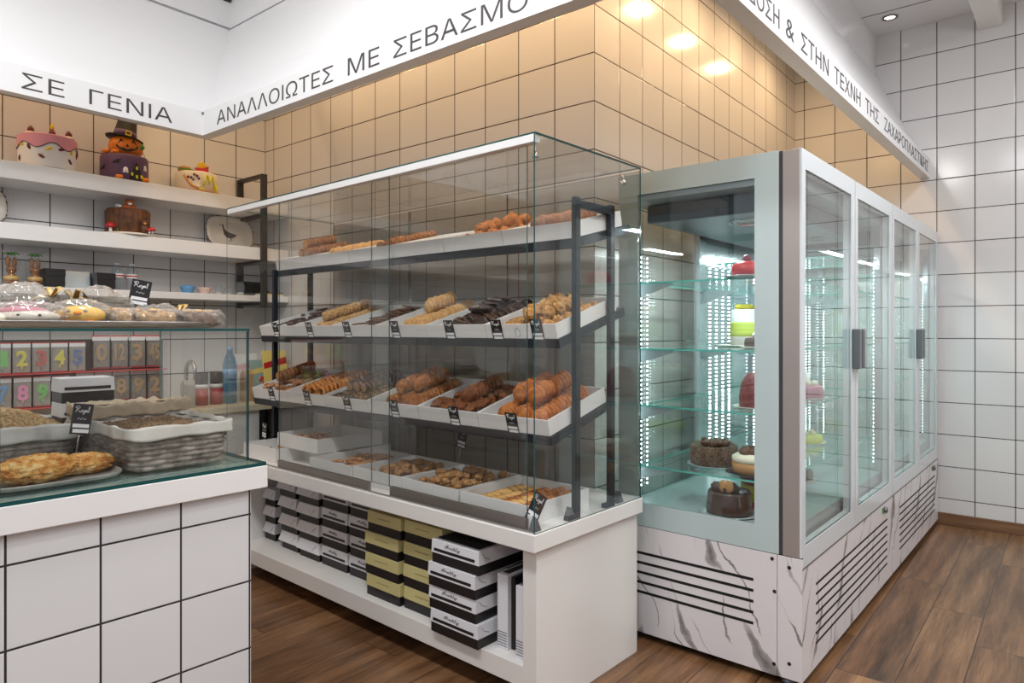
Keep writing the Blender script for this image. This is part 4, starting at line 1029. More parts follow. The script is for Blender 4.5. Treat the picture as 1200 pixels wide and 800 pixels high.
# --- wicker baskets with cloth linings
def basket(x0, y0, x1, y1, h, z, label, cloth, fill, fill_label, flare=.022, seed=1, fillh=.0, cat='basket', frame=CASE, drape=.04, wav=.004):
    cx_, cy_ = (x0 + x1) / 2, (y0 + y1) / 2; hx, hy = (x1 - x0) / 2, (y1 - y0) / 2
    o = thing('wicker_basket', label, cat, frame, (cx_, cy_, z), group='wicker baskets')
    def outline(t, grow, rad=.03):
        ax, ay = hx + grow, hy + grow; per = [2 * ay, 2 * ax, 2 * ay, 2 * ax]; tot = sum(per); d = t * tot
        if d < per[0]: p, n_ = (ax, -ay + d), (1, 0)
        elif d < per[0] + per[1]: p, n_ = (ax - (d - per[0]), ay), (0, 1)
        elif d < per[0] + per[1] + per[2]: p, n_ = (-ax, ay - (d - per[0] - per[1])), (-1, 0)
        else: p, n_ = (-ax + (d - per[0] - per[1] - per[2]), -ay), (0, -1)
        px_ = max(-ax + rad, min(ax - rad, p[0])); py_ = max(-ay + rad, min(ay - rad, p[1]))
        v_ = Vector((p[0] - px_, p[1] - py_)); 
        if v_.length > 1e-6: v_ = v_.normalized() * rad
        return px_ + v_.x, py_ + v_.y, n_
    rows = max(6, int(h / .0155)); nst = int((2 * hx + 2 * hy) * 2 / .042); nst += nst % 2
    def wall(u, v):
        r_ = v * rows; k = int(min(r_, rows - 1e-6)); ph = r_ - k
        px_, py_, n_ = outline(u, v * flare)
        off = .0042 * math.sin(PI * nst * u + PI * k) + .0085 * math.sin(PI * ph) + .0012 * noise.noise(Vector((u * 90, v * 20, seed)))
        q = Vector((px_, py_)).normalized()
        return (px_ + n_[0] * off, py_ + n_[1] * off, v * h + .0012 * noise.noise(Vector((u * 40, k, seed))))
    b = MB(); b.grid(wall, nst * 5, rows * 4, closed_u=True)
    b.box(-hx + .01, -hy + .01, 0, hx - .01, hy - .01, .006)
    b.build('woven_body', 'wicker', o)
    def liner(u, v):
        g_ = flare + (.010 if v > .25 else -.012 + .022 * v * 4)
        wv = noise.noise(Vector((math.cos(2 * PI * u) * 2.2, math.sin(2 * PI * u) * 2.2, seed)))
        w2 = noise.noise(Vector((math.cos(2 * PI * u) * 6, math.sin(2 * PI * u) * 6, seed + 5)))
        px_, py_, n_ = outline(u, g_ + .006 * w2 * v)
        if v < .3: zz = h - .03 + .042 * v / .3
        elif v < .4: zz = h + .012
        else: zz = h + .012 - (drape + .012 + .012 * wv + .006 * w2) * (v - .4) / .6
        return (px_, py_, zz + wav * w2)
    b = MB(); b.grid(liner, 120, 10, closed_u=True)
    c = b.build('cloth_lining', cloth, o); sm = c.modifiers.new('thick', 'SOLIDIFY'); sm.thickness = .002
    def top(u, v):
        x = (u * 2 - 1); y = (v * 2 - 1); e_ = max(abs(x), abs(y))
        px_, py_ = x * (hx + flare - .014), y * (hy + flare - .014)
        hz_ = h - .022 + fillh * (1 - e_ ** 2.2) + .010 * noise.noise(Vector((px_ * 30, py_ * 30, seed))) + .006 * noise.noise(Vector((px_ * 110, py_ * 110, seed)))
        return (px_, py_, hz_)
    b = MB(); b.grid(top, 70, 70)
    s_ = b.build('grain_fill', fill, None); s_.matrix_basis = o.matrix_basis
    tag(s_, fill_label, 'grain', kind='stuff')
    return o
basket(-2.625, .805, -2.262, 1.075, .128, .909, 'grey wicker basket lined with white cloth, at the front right of the glass case', 'linen', 'seed_mix', 'dark seed mix filling the front right wicker basket', seed=2, fillh=.035, drape=.026)
basket(-2.93, .30, -2.66, .745, .118, .909, 'grey wicker basket lined with white cloth behind the crusty loaves', 'linen', 'oat_mix', 'pale grain heaped in the basket behind the crusty loaves', seed=4, fillh=.085)
basket(-2.785, .80, -2.675, 1.11, .165, .909, 'small wicker basket lined with tan cloth behind the front right basket', 'linen_tan', 'oat_mix', 'pale grain in the small basket with tan cloth', seed=6, fillh=.02, drape=.03, wav=.016)

# --- loaves on a shallow tray
tr = thing('baking_tray', 'shallow metal tray holding two crusty loaves inside the glass case', 'tray', CASE, (-2.39, .60, .9085))
def dish(w, d, h, rim, name, mat, parent):
    b = MB()
    def f_(u, v):
        a = 2 * PI * u; n_ = 4.5
        cx_ = abs(math.cos(a)) ** (2 / n_) * (1 if math.cos(a) >= 0 else -1); cy_ = abs(math.sin(a)) ** (2 / n_) * (1 if math.sin(a) >= 0 else -1)
        prof = [(0, .003), (.86, .003), (.92, .006), (.97, h), (1.0, h), (1.0, h - .003), (.955, .003), (.88, 0), (0, 0)]
        k = v * (len(prof) - 1); i = min(int(k), len(prof) - 2); t_ = k - i
        r_ = prof[i][0] * (1 - t_) + prof[i + 1][0] * t_; z = prof[i][1] * (1 - t_) + prof[i + 1][1] * t_
        return (cx_ * r_ * w / 2, cy_ * r_ * d / 2, z)
    b.grid(f_, 56, 8, closed_u=True); return b.build(name, mat, parent)
dish(.335, .36, .016, .01, 'tray_body', 'baking_tin', tr)
for (x, y, rx, ry, rz_, a, lab, sd) in ((-2.335, .565, .062, .112, .040, R(8), 'long crusty golden loaf at the front of the metal tray', 3), (-2.37, .695, .058, .085, .032, R(-6), 'smaller crusty golden loaf behind the long loaf', 9)):
    o = MB(); o.ball((0, 0, rz_ * .92), rx, ry, rz_, 56, 36, .16, 22, sd)
    o.v = [(x_, y_, max(z_, .0)) for x_, y_, z_ in o.v]
    lo = o.build('crusty_loaf', 'bread_crust', mat=CASE @ Tm(x, y, .9125) @ Rm(a, 'Z'))
    tag(lo, lab, 'bread', 'crusty loaves')
q = pin_tag(CASE @ Tm(-2.51, .695, 1.018) @ Rm(PI / 2 + R(-16), 'Z') @ Rm(R(8), 'Y'), 'black price tag on a pin before the wicker baskets in the low glass case', .056, .098, .1085)

# --- three stacked pastry boxes behind the baskets
for i in range(3):
    pastry_box(.175, .12, .038, .05, CASE @ Tm(-2.815, .755, .909 + i * .0892) @ Rm(PI / 2, 'Z'), 'white and black pastry box in the low glass case, %s of three' % ['bottom', 'middle', 'topmost'][i], 'boxes in the low case', word=False)

# --- tray of wrapped treats on top of the glass case
tr = thing('serving_tray', 'silver tray of wrapped treats on top of the low glass case', 'tray', CASE, (-2.43, .56, 1.355))
dish(.34, 1.12, .022, .01, 'tray_body', 'steel', tr)
TZ = 1.3592
def bar_pack(y0, y1, mat, label, seed, body='cellophane'):
    o = thing('nut_bar', label, 'snack', CASE, (-2.345, (y0 + y1) / 2, TZ), group='wrapped nut bars')
    w = y1 - y0
    b = MB()
    def f_(u, v):
        a = 2 * PI * u; t_ = v * 2 - 1; e_ = (1 - t_ ** 8)
        r_ = .0245 * (0.55 + .45 * e_)
        n_ = noise.noise(Vector((math.cos(a) * 2, math.sin(a) * 2 + seed, v * 9))) * .006 + noise.noise(Vector((math.cos(a) * 6, math.sin(a) * 6 + seed, v * 26))) * .004
        sx = .062 * (0.55 + .45 * e_)
        c_, s_ = math.cos(a), math.sin(a)
        sq = lambda q_: (abs(q_) ** .5) * (1 if q_ >= 0 else -1)
        return (sq(c_) * (sx + n_), t_ * w / 2 * .86, .0265 + sq(s_) * (r_ + n_))
    b.grid(f_, 40, 46, closed_u=True)
    b._add([(0, -w * .43, .026), (0, w * .43, .026)], [], 0)
    b.build('bar', mat, o)
    b = MB()
    def g_(u, v):
        a = 2 * PI * u; t_ = v * 2 - 1; k = abs(t_)
        pinch = 1.0 if k < .82 else 1 - (k - .82) / .18 * .55
        cr = .004 * math.sin(a * 9 + v * 20) * (1 if k > .7 else .4)
        sq = lambda q_: (abs(q_) ** .55) * (1 if q_ >= 0 else -1)
        return (sq(math.cos(a)) * (.071 + cr) , t_ * w / 2 * 1.06, .030 + sq(math.sin(a)) * (.0295 + cr) * (pinch if math.sin(a) > 0 else 1))
    b.grid(g_, 54, 26, closed_u=True)
    b.build('wrapper', 'cellophane', o)
    b = MB()
    for i in range(7):
        rr = random.Random(seed * 10 + i); yy = rr.uniform(-w * .36, w * .36); xx = rr.uniform(-.03, .05)
        b.ball((xx, yy, .053), .013, .016, .006, 10, 6, .3, 9, i)
    b.build('nut_halves', 'cookie_pale', o)
bar_pack(.815, .955, 'nuts_gold', 'golden nut bar in clear wrap on the silver tray', 3)
bar_pack(.962, 1.092, 'nuts_choc', 'chocolate nut bar in clear wrap at the right end of the silver tray', 7)
bar_pack(.745, .815, 'nuts_gold', 'small pale nut biscuit pack between the chick treat and golden bar', 11)
# chick face biscuit
o = thing('chick_biscuit', 'yellow iced biscuit with a chick face on the silver tray', 'biscuit', CASE, (-2.32, .672, TZ + .004), rz=R(-25))
MB().ball((0, 0, .030), .030, .066, .030, 28, 18).build('yellow_icing', 'chick_yellow', o)
MB().ball((-.008, 0, .036), .044, .088, .042, 40, 22, .22, 30, 8).build('wrapper', 'cellophane', o)
for y in (-.022, .022): MB().ball((.0255, y - .005, .043), .005, .006, .005, 10, 8).build('eye', 'pack_grey', o)
MB().ball((.030, -.002, .037), .007, .011, .006, 12, 8).build('beak', 'beak_orange', o)
for y in (-.03, .028): MB().ball((.024, y, .008), .014, .022, .008, 12, 8).build('foot', 'beak_orange', o)
# white face treat with pink top
o = thing('white_treat', 'white wrapped treat with a pink top and two dot eyes on the silver tray', 'biscuit', CASE, (-2.33, .545, TZ + .003), rz=R(-20))
MB().ball((0, 0, .024), .04, .078, .024, 28, 16).build('white_icing', 'plate_cream', o)
MB().ball((-.006, -.012, .040), .034, .060, .017, 22, 12).build('pink_icing', 'rose', o)
MB().ball((0, 0, .033), .056, .098, .036, 40, 22, .28, 30, 3).build('wrapper', 'cellophane', o)
for y in (-.02, .030): MB().ball((.0375, y, .030), .003, .0045, .0035, 8, 6).build('eye', 'black_plastic', o)
o = thing('meringue_pack', 'crumpled clear pack of pale meringues at the left end of the silver tray', 'snack', CASE, (-2.33, .425, TZ + .003))
b = MB()
for i in range(9): b.ball((random.uniform(-.04, .04), random.uniform(-.05, .05), .018 + .012 * (i % 3)), .02, .022, .016, 10, 8, .3, 9, i)
b.build('meringues', 'cream', o)
def bag(o, L, W, H, seed, mat='cellophane', part='wrapper'):
    b = MB()
    def f_(u, v):
        a = 2 * PI * u; t_ = v
        r_ = math.sin(PI * min(1, t_ * 1.05)) ** .5 if t_ < .72 else .78 * max(.10, 1 - (t_ - .72) / .14) if t_ < .86 else .10 + (t_ - .86) * 3.0
        n_ = 1 + .30 * noise.noise(Vector((math.cos(a) * 1.6, math.sin(a) * 1.6 + seed, t_ * 5))) + .22 * noise.noise(Vector((math.cos(a) * 5, math.sin(a) * 5 + seed, t_ * 13)))
        return (math.cos(a) * W / 2 * r_ * n_, t_ * L - L * .45, H / 2 + math.sin(a) * H / 2 * r_ * n_)
    b.grid(f_, 46, 40, closed_u=True); return b.build(part, mat, o)
for i, (x, y, z, rz_, tilt, L, W, H, m_, lab) in enumerate((
        (-2.47, .56, TZ + .016, R(10), R(9), .23, .14, .115, 'nuts_choc', 'large cellophane gift bag with a gold ribbon lying at the left of the silver tray'),
        (-2.51, .79, TZ + .014, R(-168), R(5), .22, .14, .12, 'cookie_pale', 'cellophane gift bag with a gold ribbon lying behind the chick biscuit'),
        (-2.48, .95, TZ + .006, R(-8), R(2), .19, .12, .075, 'flake_tan', 'cellophane gift bag with a gold bow lying in front of the upright tag'))):
    o = thing('gift_bag', lab, 'bag', group='cellophane gift bags', mat=CASE @ Tm(x, y, z) @ Rm(rz_, 'Z') @ Rm(tilt, 'X'))
    bag(o, L, W, H, i * 3 + 1)
    b = MB()
    for k in range(5): b.ball((random.uniform(-.025, .025), -L * .28 + .026 * k, .026), .018, .020, .016, 10, 8, .3, 8, k + i)
    b.build('treats', m_, o)
    b = MB()
    yk = L * .41
    for sgn in (-1, 1):
        b.tube([(0, yk, H * .55), (sgn * .03, yk + .01, H * .55 + .03), (sgn * .05, yk + .004, H * .55 + .022), (sgn * .04, yk - .012, H * .55 + .004), (0, yk, H * .55)], .009, 6, flat=.16)
    b.tube([(0, yk, H * .55), (.02, yk - .03, H * .55 + .012), (.03, yk - .07, H * .55)], .009, 6, flat=.16)
    b.build('ribbon', 'ribbon_gold', o)
pin_tag(CASE @ Tm(-2.56, .885, 1.440) @ Rm(PI / 2 + R(-14), 'Z') @ Rm(R(10), 'Y'), 'black price tag standing among the wrapped treats on top of the low glass case', .062, .09, .079)

# ------------------------------------------------------------------ shelves on the left wall
SX0, SX1 = -4.479, -4.182
for nm, z0, z1, lab in (('wall_shelf', 2.122, 2.211, 'thick white wall shelf carrying three decorated cakes, uppermost of three'), ('wall_shelf', 1.815, 1.897, 'thick white wall shelf carrying the tree stump cake, middle of three'), ('wall_shelf', 1.538, 1.578, 'thin white wall shelf carrying bottles and bunnies, lowest of three')):
    tag(MB().box(SX0, -1.6, z0, SX1, 2.655, z1).build(nm, 'white_lacquer', bevel=.002), lab, 'shelf', 'white wall shelves')
o = thing('shelf_bracket', 'dark metal bar frame holding the wall shelves near the corner', 'bracket', ROOM, (0, 2.462, 0))
for x in (-4.468, -4.166):
    MB().box(x - .011, -.02, 1.50, x + .011, .02, 2.387).build('upright', 'bracket_metal', o, .001)
for z in (2.377, 1.525, 1.802, 2.109):
    MB().box(-4.457, -.02, z - .01, -4.177, .02, z + .01).build('crossbar', 'bracket_metal', o, .001)

def cyl(o, name, mat, r, z0, z1, rnd=.012, seg=40, wob=None):
    return MB().lathe([(0, z0), (r, z0), (r, z1 - rnd), (r - rnd * .3, z1 - rnd * .3), (r - rnd, z1), (0, z1)], seg, wob=wob).build(name, mat, o)
def on_side(r, th, z): return Tm(r * math.cos(th), r * math.sin(th), z) @ Rm(th, 'Z')
FACE = R(-16)
# cartoon birthday cake
o = thing('birthday_cake', 'white cake with pink wavy icing, sprinkles and strawberries on the uppermost shelf', 'cake', ROOM, (-4.325, 1.268, 2.2165), rz=FACE)
MB().lathe([(0, 0), (.135, 0), (.137, .004), (0, .005)], 36, (0, 0, -.005)).build('cake_board', 'pack_grey', o)
rC, hC = .134, .172
cyl(o, 'white_icing', 'icing_white', rC, 0, hC)
def drip(a): return hC * (.66 + .09 * math.sin(a * 6 + .6))
b = MB()
b.grid(lambda u, v: ((rC + .003) * math.cos(2 * PI * u), (rC + .003) * math.sin(2 * PI * u), drip(2 * PI * u) + v * (hC - .003 - drip(2 * PI * u))), 90, 6, closed_u=True)
b.lathe([(rC + .003, hC - .003), (rC - .006, hC + .005), (0, hC + .006)], 40)
pk = b.build('pink_icing', 'icing_pink', o)
b = MB(); b.tube([((rC + .004) * math.cos(a * PI / 45), (rC + .004) * math.sin(a * PI / 45), drip(a * PI / 45)) for a in range(90)], .0022, 5, closed=True); b.build('outline', 'felt_black', o)
for th, z, tl, m_ in ((-58, .115, 70, 'yellow'), (-38, .10, 25, 'maroon'), (2, .095, -65, 'yellow'), (27, .10, -70, 'maroon'), (52, .098, 20, 'yellow'), (-12, .052, 55, 'maroon'), (48, .045, 35, 'maroon'), (-66, .045, 0, 'maroon'), (75, .09, 0, 'maroon')):
    b = MB(); b.ball((0, 0, 0), .005, .008, .017, 10, 8); b.build('sprinkle', m_, o, mat=on_side(rC + .001, R(th), z) @ Rm(R(tl), 'X'))
for (x, y, big) in ((.06, -.075, 0), (.04, .02, 1), (.05, .095, 0), (-.07, .05, 0), (-.07, -.06, 0)):
    b = MB(); b.lathe([(.024, 0), (.026, .006), (.015, .014), (0, .016)], 16, (x, y, hC + .004)); b.build('cream_dollop', 'cream', o)
    b = MB(); b.lathe([(.006, 0), (.017, .008), (.016, .018), (.006, .032), (0, .035)], 14, (x, y, hC + .015)); b.build('strawberry', 'maroon', o)
    if big:
        b = MB(); b.lathe([(.009, 0), (.011, .012), (.004, .03), (0, .035)], 10, (x, y, hC + .048)); b.build('flame', 'yellow', o)
# pumpkin cake
o = thing('pumpkin_cake', 'purple cake with a pumpkin in a black hat, bats and a haunted house, uppermost shelf', 'cake', ROOM, (-4.325, 1.658, 2.2165), rz=FACE)
MB().lathe([(0, 0), (.132, 0), (.132, .005), (0, .006)], 36, (0, 0, -.005)).build('cake_board', 'felt_black', o)
rC, hC = .126, .15
cyl(o, 'purple_icing', 'icing_purple', rC, 0, hC)
b = MB()
def pump(a, r, z, j): return (r * (1 + .06 * abs(math.sin(a * 5)) - .03), z)
b.lathe([(.02, 0), (.06, .004), (.086, .032), (.088, .065), (.080, .1), (.04, .122), (0, .122)], 60, (0, .008, hC), wob=pump); pm = b.build('pumpkin', 'pumpkin', o)
def pface(mb, th, z, poly):
    r_ = .088
    pts = [(r_ * math.cos(th + p[0] / r_) + 0.0015, .008 + r_ * math.sin(th + p[0] / r_), hC + z + p[1]) for p in poly]
    n_ = len(pts); bk = [(x * .93, y * .93, zz) for x, y, zz in pts]
    mb._add(pts + bk, [tuple(range(n_)), tuple(range(2 * n_ - 1, n_ - 1, -1))] + [(i, n_ + i, n_ + (i + 1) % n_, (i + 1) % n_) for i in range(n_)])
b = MB()
pface(b, -.38, .066, [(-.018, -.004), (.018, -.002), (0, .028)]); pface(b, .38, .066, [(-.018, -.002), (.018, -.004), (0, .028)]); pface(b, 0, .052, [(-.009, -.006), (.009, -.006), (0, .010)])
for k in range(6):
    a0, a1 = -.06 + k * .02, -.04 + k * .02
    y0, y1 = .020 + 5 * a0 ** 2 * 1.4, .020 + 5 * a1 ** 2 * 1.4
    pface(b, 0, 0, [(a0, y0), (a1, y1), (a1, y1 + (.016 if k % 2 else .009)), (a0, y0 + (.009 if k % 2 else .016))])
b.build('carved_face', 'felt_black', pm)
HT = Tm(.0, .0, hC + .108) @ Rm(R(-9), 'X')
b = MB(); b.lathe([(0, 0), (.098, -.004), (.10, .002), (.064, .010), (.062, .012), (.050, .105), (.044, .11), (0, .11)], 36, T=HT); ht = b.build('hat', 'felt_black', o)
b = MB(); b.lathe([(.0635, .013), (.0590, .044)], 36, T=HT); b.build('hat_band', 'icing_purple', ht)
b = MB()
for q in ((.0, -.016, .010, .016, .018), (.0, -.016, .034, .016, .039), (.0, -.016, .018, -.010, .034), (.0, .010, .018, .016, .034)): b.box(.052, q[1] + .012, q[2], .0665, q[3] + .012, q[4], T=HT)
b.build('buckle', 'yellow', ht)
b = MB(); b.ball((.05, .085, hC + .06), .012, .014, .016, 12, 8, .4, 9, 2); b.build('leaf', 'leaf_green', o)
def bat(th, z, s):
    b = MB(); poly = [(-1, .3), (-.6, .25), (-.35, .5), (-.15, .3), (0, .45), (.15, .3), (.35, .5), (.6, .25), (1, .3), (.7, -.2), (.4, -.1), (0, -.5), (-.4, -.1), (-.7, -.2)]
    b.prism([(p[0] * s, p[1] * s) for p in poly], 0, .003, 'X'); b.build('bat', 'felt_black', o, mat=on_side(rC, R(th), z) @ Rm(R(25), 'X'))
bat(-22, .098, .026); bat(-62, .065, .024)
b = MB(); b.prism([(-.02, 0), (.02, 0), (.02, .05), (.024, .055), (.012, .062), (.012, .078), (0, .1), (-.012, .078), (-.012, .062), (-.024, .055), (-.02, .05)], 0, .004, 'X')
b.box(0, -.04, 0, .004, -.02, .04); b.box(0, .02, 0, .004, .036, .03); hs = b.build('haunted_house', 'felt_black', o, mat=on_side(rC, R(24), .002))
for (y, z) in ((-.006, .06), (-.006, .01), (-.034, .022), (.022, .014)): MB().box(.004, y, z, .006, y + .012, z + .018).build('lit_window', 'candle_yellow', hs)

for th, z, s in ((-2, .055, 1.0), (52, .085, .9)):
    b = MB(); b.ball((0, 0, 0), .005, .013 * s, .016 * s, 12, 8); b.ball((0, .009 * s, -.012), .004, .006, .007, 8, 6); b.ball((0, -.009 * s, -.012), .004, .006, .007, 8, 6); b.build('ghost', 'icing_white', o, mat=on_side(rC, R(th), z))
for (x, y, z) in ((.118, -.035, .012), (.10, .10, .010), (.06, -.10, hC + .01), (.09, -.055, hC + .008)):
    b = MB(); b.lathe([(.004, -.012), (.018, -.008), (.02, 0), (.016, .01), (0, .012)], 18, (x, y, z), wob=lambda a, r, z_, j: (r * (1 + .08 * abs(math.sin(a * 4))), z_)); b.build('small_pumpkin', 'pumpkin', o)
for (x, y) in ((.055, -.085), (.04, .105)):
    b = MB(); b.tube([(x, y, hC), (x - .006, y - .008, hC + .035)], .004, 8); b.build('candle_stub', 'cream', o)
# burger and pizza cake
o = thing('fast_food_cake', 'white cake with fries, a burger, a pizza slice and a yellow letter M, uppermost shelf', 'cake', ROOM, (-4.325, 2.088, 2.2185), rz=FACE)
MB().lathe([(0, 0), (.142, 0), (.144, .006), (0, .007)], 36, (0, 0, -.007)).build('cake_board', 'crust_tan', o)
rC, hC = .124, .125
cyl(o, 'white_icing', 'cream', rC, 0, hC)
def onc(th, z, r_=rC): return (r_ * math.cos(th), r_ * math.sin(th), z)
b = MB(); b.tube([onc(R(t_), z, rC + .003) for t_, z in ((8, .03), (12, .065), (17, .103), (22, .09), (26, .05), (31, .092), (36, .103), (41, .065), (44, .022))], .0055, 8); b.build('letter_m', 'candle_yellow', o)
b = MB(); b.tube([onc(R(t_), .012, rC + .003) for t_ in range(-4, 12, 3)], .005, 6); b.build('piping', 'candle_yellow', o); b = MB(); b.ball(onc(R(52), .03, rC + .003), .008, .012, .024, 10, 8, .3, 8, 1); b.build('fries_piping', 'candle_yellow', o)
pz = MB(); cs_ = [(-.052, .052), (-.02, -.0), (.025, -.028), (.035, -.022), (.045, .07)]
pz._add([onc(R(-18) + p[0] / rC, .045 + p[1], rC + .004) for p in cs_] + [onc(R(-18) + p[0] / rC, .045 + p[1], rC - .004) for p in cs_], [(0, 1, 2, 3, 4), (0, 5, 6, 1), (1, 6, 7, 2), (2, 7, 8, 3), (3, 8, 9, 4), (4, 9, 5, 0)])
ps = pz.build('pizza_slice', 'cream', o)
b = MB(); b.tube([onc(R(-18) + p[0] / rC, .045 + p[1], rC + .004) for p in ((-.055, .05), (-.035, .015), (-.01, -.015), (.03, -.032))], .008, 8); b.build('crust', 'crust_tan', ps)
for (y, z) in ((-.03, .055), (.0, .035), (.02, .065), (.005, .075), (.03, .045), (-.012, .05)): b = MB(); b.ball(onc(R(-18) + y / rC, .038 + z * .8, rC + .005), .004, .008, .008, 10, 8); b.build('salami', 'maroon', ps)
b = MB(); b.lathe([(0, 0), (.036, 0), (.038, .008), (0, .009)], 20, (.03, -.075, hC)); bu = b.build('burger', 'crust_tan', o)
b = MB(); b.lathe([(.038, .009), (.042, .013), (.036, .018)], 20, (.03, -.075, hC)); b.build('lettuce', 'leaf_green', bu)
b = MB(); b.lathe([(.038, .018), (.036, .028), (.02, .036), (0, .038)], 20, (.03, -.075, hC)); b.build('bun_top', 'crust_tan', bu)
b = MB(); b.prism([(-.03, 0), (.03, 0), (.04, .04), (.0, .032), (-.04, .04)], -.012, .012, 'X', T=Tm(.045, .03, hC) @ Rm(R(12), 'X')); fr = b.build('fries_box', 'red', o)
b = MB()
for i in range(11):
    y = -.032 + .0064 * i; b.box(-.004 + .004 * (i % 3 - 1), y, .02, .003 + .004 * (i % 3 - 1), y + .006, .055 + .022 * ((i * 7) % 5) / 5, T=Tm(.045, .03, hC) @ Rm(R(12 + (i - 5) * 2), 'X'))
b.build('fries', 'yellow', fr)

# tree stump cake on a board
o = thing('stump_cake', 'brown tree stump cake with a fox, a bear and toadstools on the middle shelf', 'cake', ROOM, (-4.318, 1.675, 1.8985), rz=FACE)
MB().lathe([(0, 0), (.15, 0), (.156, .012), (0, .014)], 40).build('cake_board', 'plate_cream', o)
def bark(a, r, z, j): return (r * (1 + .012 * math.sin(a * 26) + .02 * noise.noise(Vector((math.cos(a) * 4, math.sin(a) * 4, z * 6)))), z)
b = MB(); b.lathe([(0, .014), (.118, .014), (.116, .08), (.118, .145), (.108, .158), (0, .16)], 150, wob=bark); b.build('stump', 'stump_brown', o)
fx = MB(); fx.ball((.02, 0, .172), .035, .045, .02, 16, 10); fx.ball((.045, .005, .192), .022, .024, .02, 16, 10)
fx.lathe([(.009, 0), (0, .02)], 8, (.04, -.012, .205)); fx.lathe([(.009, 0), (0, .02)], 8, (.04, .022, .205)); fox = fx.build('fox', 'fox_orange', o)
b = MB(); b.ball((.063, .005, .187), .012, .012, .009, 12, 8); b.tube([(.02, -.03, .175), (.05, -.06, .172), (.07, -.04, .17)], [.008, .012, .004], 8); b.build('muzzle', 'icing_white', fox)
b = MB(); b.ball((.115, .075, .04), .022, .022, .026, 16, 10); b.ball((.122, .075, .073), .017, .018, .016, 14, 10); b.ball((.12, .06, .088), .006, .006, .006, 8, 6); b.ball((.12, .09, .088), .006, .006, .006, 8, 6); br_ = b.build('bear', 'bear_brown', o)
b = MB(); b.ball((.137, .075, .068), .006, .008, .006, 10, 8); b.build('muzzle', 'crust_tan', br_)
for (x, y, s) in ((.085, -.095, 1.0), (.11, .115, .7), (.125, .098, .55)):
    b = MB(); b.lathe([(.009 * s, 0), (.008 * s, .03 * s)], 10, (x, y, .014)); t1 = b.build('toadstool', 'icing_white', o)
    b = MB(); b.lathe([(.01 * s, .026 * s), (.028 * s, .028 * s), (.024 * s, .045 * s), (.01 * s, .056 * s), (0, .058 * s)], 16, (x, y, .014)); b.build('toadstool_cap', 'red', t1)
b = MB()
for i in range(5): b.tube([(.10, -.06 + .008 * i, .014), (.105, -.062 + .01 * i, .035)], [.004, .001], 6)
b.build('grass_blades', 'leaf_green', o)

# oval plates leaning on the wall
def oval_plate(y, z, ry, rz, label, goose):
    o = thing('oval_plate', label, 'plate', mat=Tm(-4.405, y, z) @ Rm(R(-12), 'Y'), group='oval plates on the middle shelf')
    def sup(a, k): 
        c_, s_ = math.cos(a), math.sin(a); n_ = 2 / 3.2
        return (abs(c_) ** n_ * (1 if c_ >= 0 else -1) * ry * k, abs(s_) ** n_ * (1 if s_ >= 0 else -1) * rz * k)
    prof = [(0, .004), (.68, .004), (.78, .012), (1.0, .02), (1.0, .014), (.78, .004), (.68, -.002), (0, -.002)]
    b = MB()
    def f_(u, v):
        k = v * (len(prof) - 1); i = min(int(k), len(prof) - 2); t_ = k - i
        r_ = prof[i][0] * (1 - t_) + prof[i + 1][0] * t_; x = prof[i][1] * (1 - t_) + prof[i + 1][1] * t_
        p = sup(2 * PI * u, r_); return (x, p[0], rz + p[1])
    b.grid(f_, 64, 14, closed_u=True); b.build('dish', 'plate_cream', o)
    b = MB(); b.tube([(.018 + .001 * math.sin(i * 2.3), sup(2 * PI * i / 90, 1.0)[0], rz + sup(2 * PI * i / 90, 1.0)[1]) for i in range(90)], [.0028 + .0014 * math.sin(i * 1.7) for i in range(90)], 6, closed=True); b.build('rim', 'rim_brown', o)
    if goose:
        b = MB(); gx = .0055
        pts = [(-.055, .052), (-.045, .058), (-.038, .052), (-.036, .03), (-.025, .012), (.005, 0), (.055, -.012), (.03, -.034), (.0, -.042), (-.025, -.036), (-.042, -.015), (-.046, .02), (-.047, .045)]
        b.prism([(p[0] * .95 - .0, rz + p[1] * .95) for p in pts], gx - .002, gx, 'X')
        b.tube([(gx, .0, rz - .04), (gx, .002, rz - .058), (gx, -.01, rz - .06)], .0016, 5); b.tube([(gx, .012, rz - .038), (gx, .012, rz - .055)], .0016, 5)
        b.tube([(gx, -.055, rz + .05), (gx, -.066, rz + .048)], .0016, 5)
        b.build('goose_motif', 'goose_grey', o)
oval_plate(2.36, 1.898, .165, .112, 'large oval cream plate with a goose motif leaning on the wall, middle shelf', True)
oval_plate(.92, 1.898, .185, .112, 'large oval cream plate with a brown rim at the left end of the middle shelf', False)

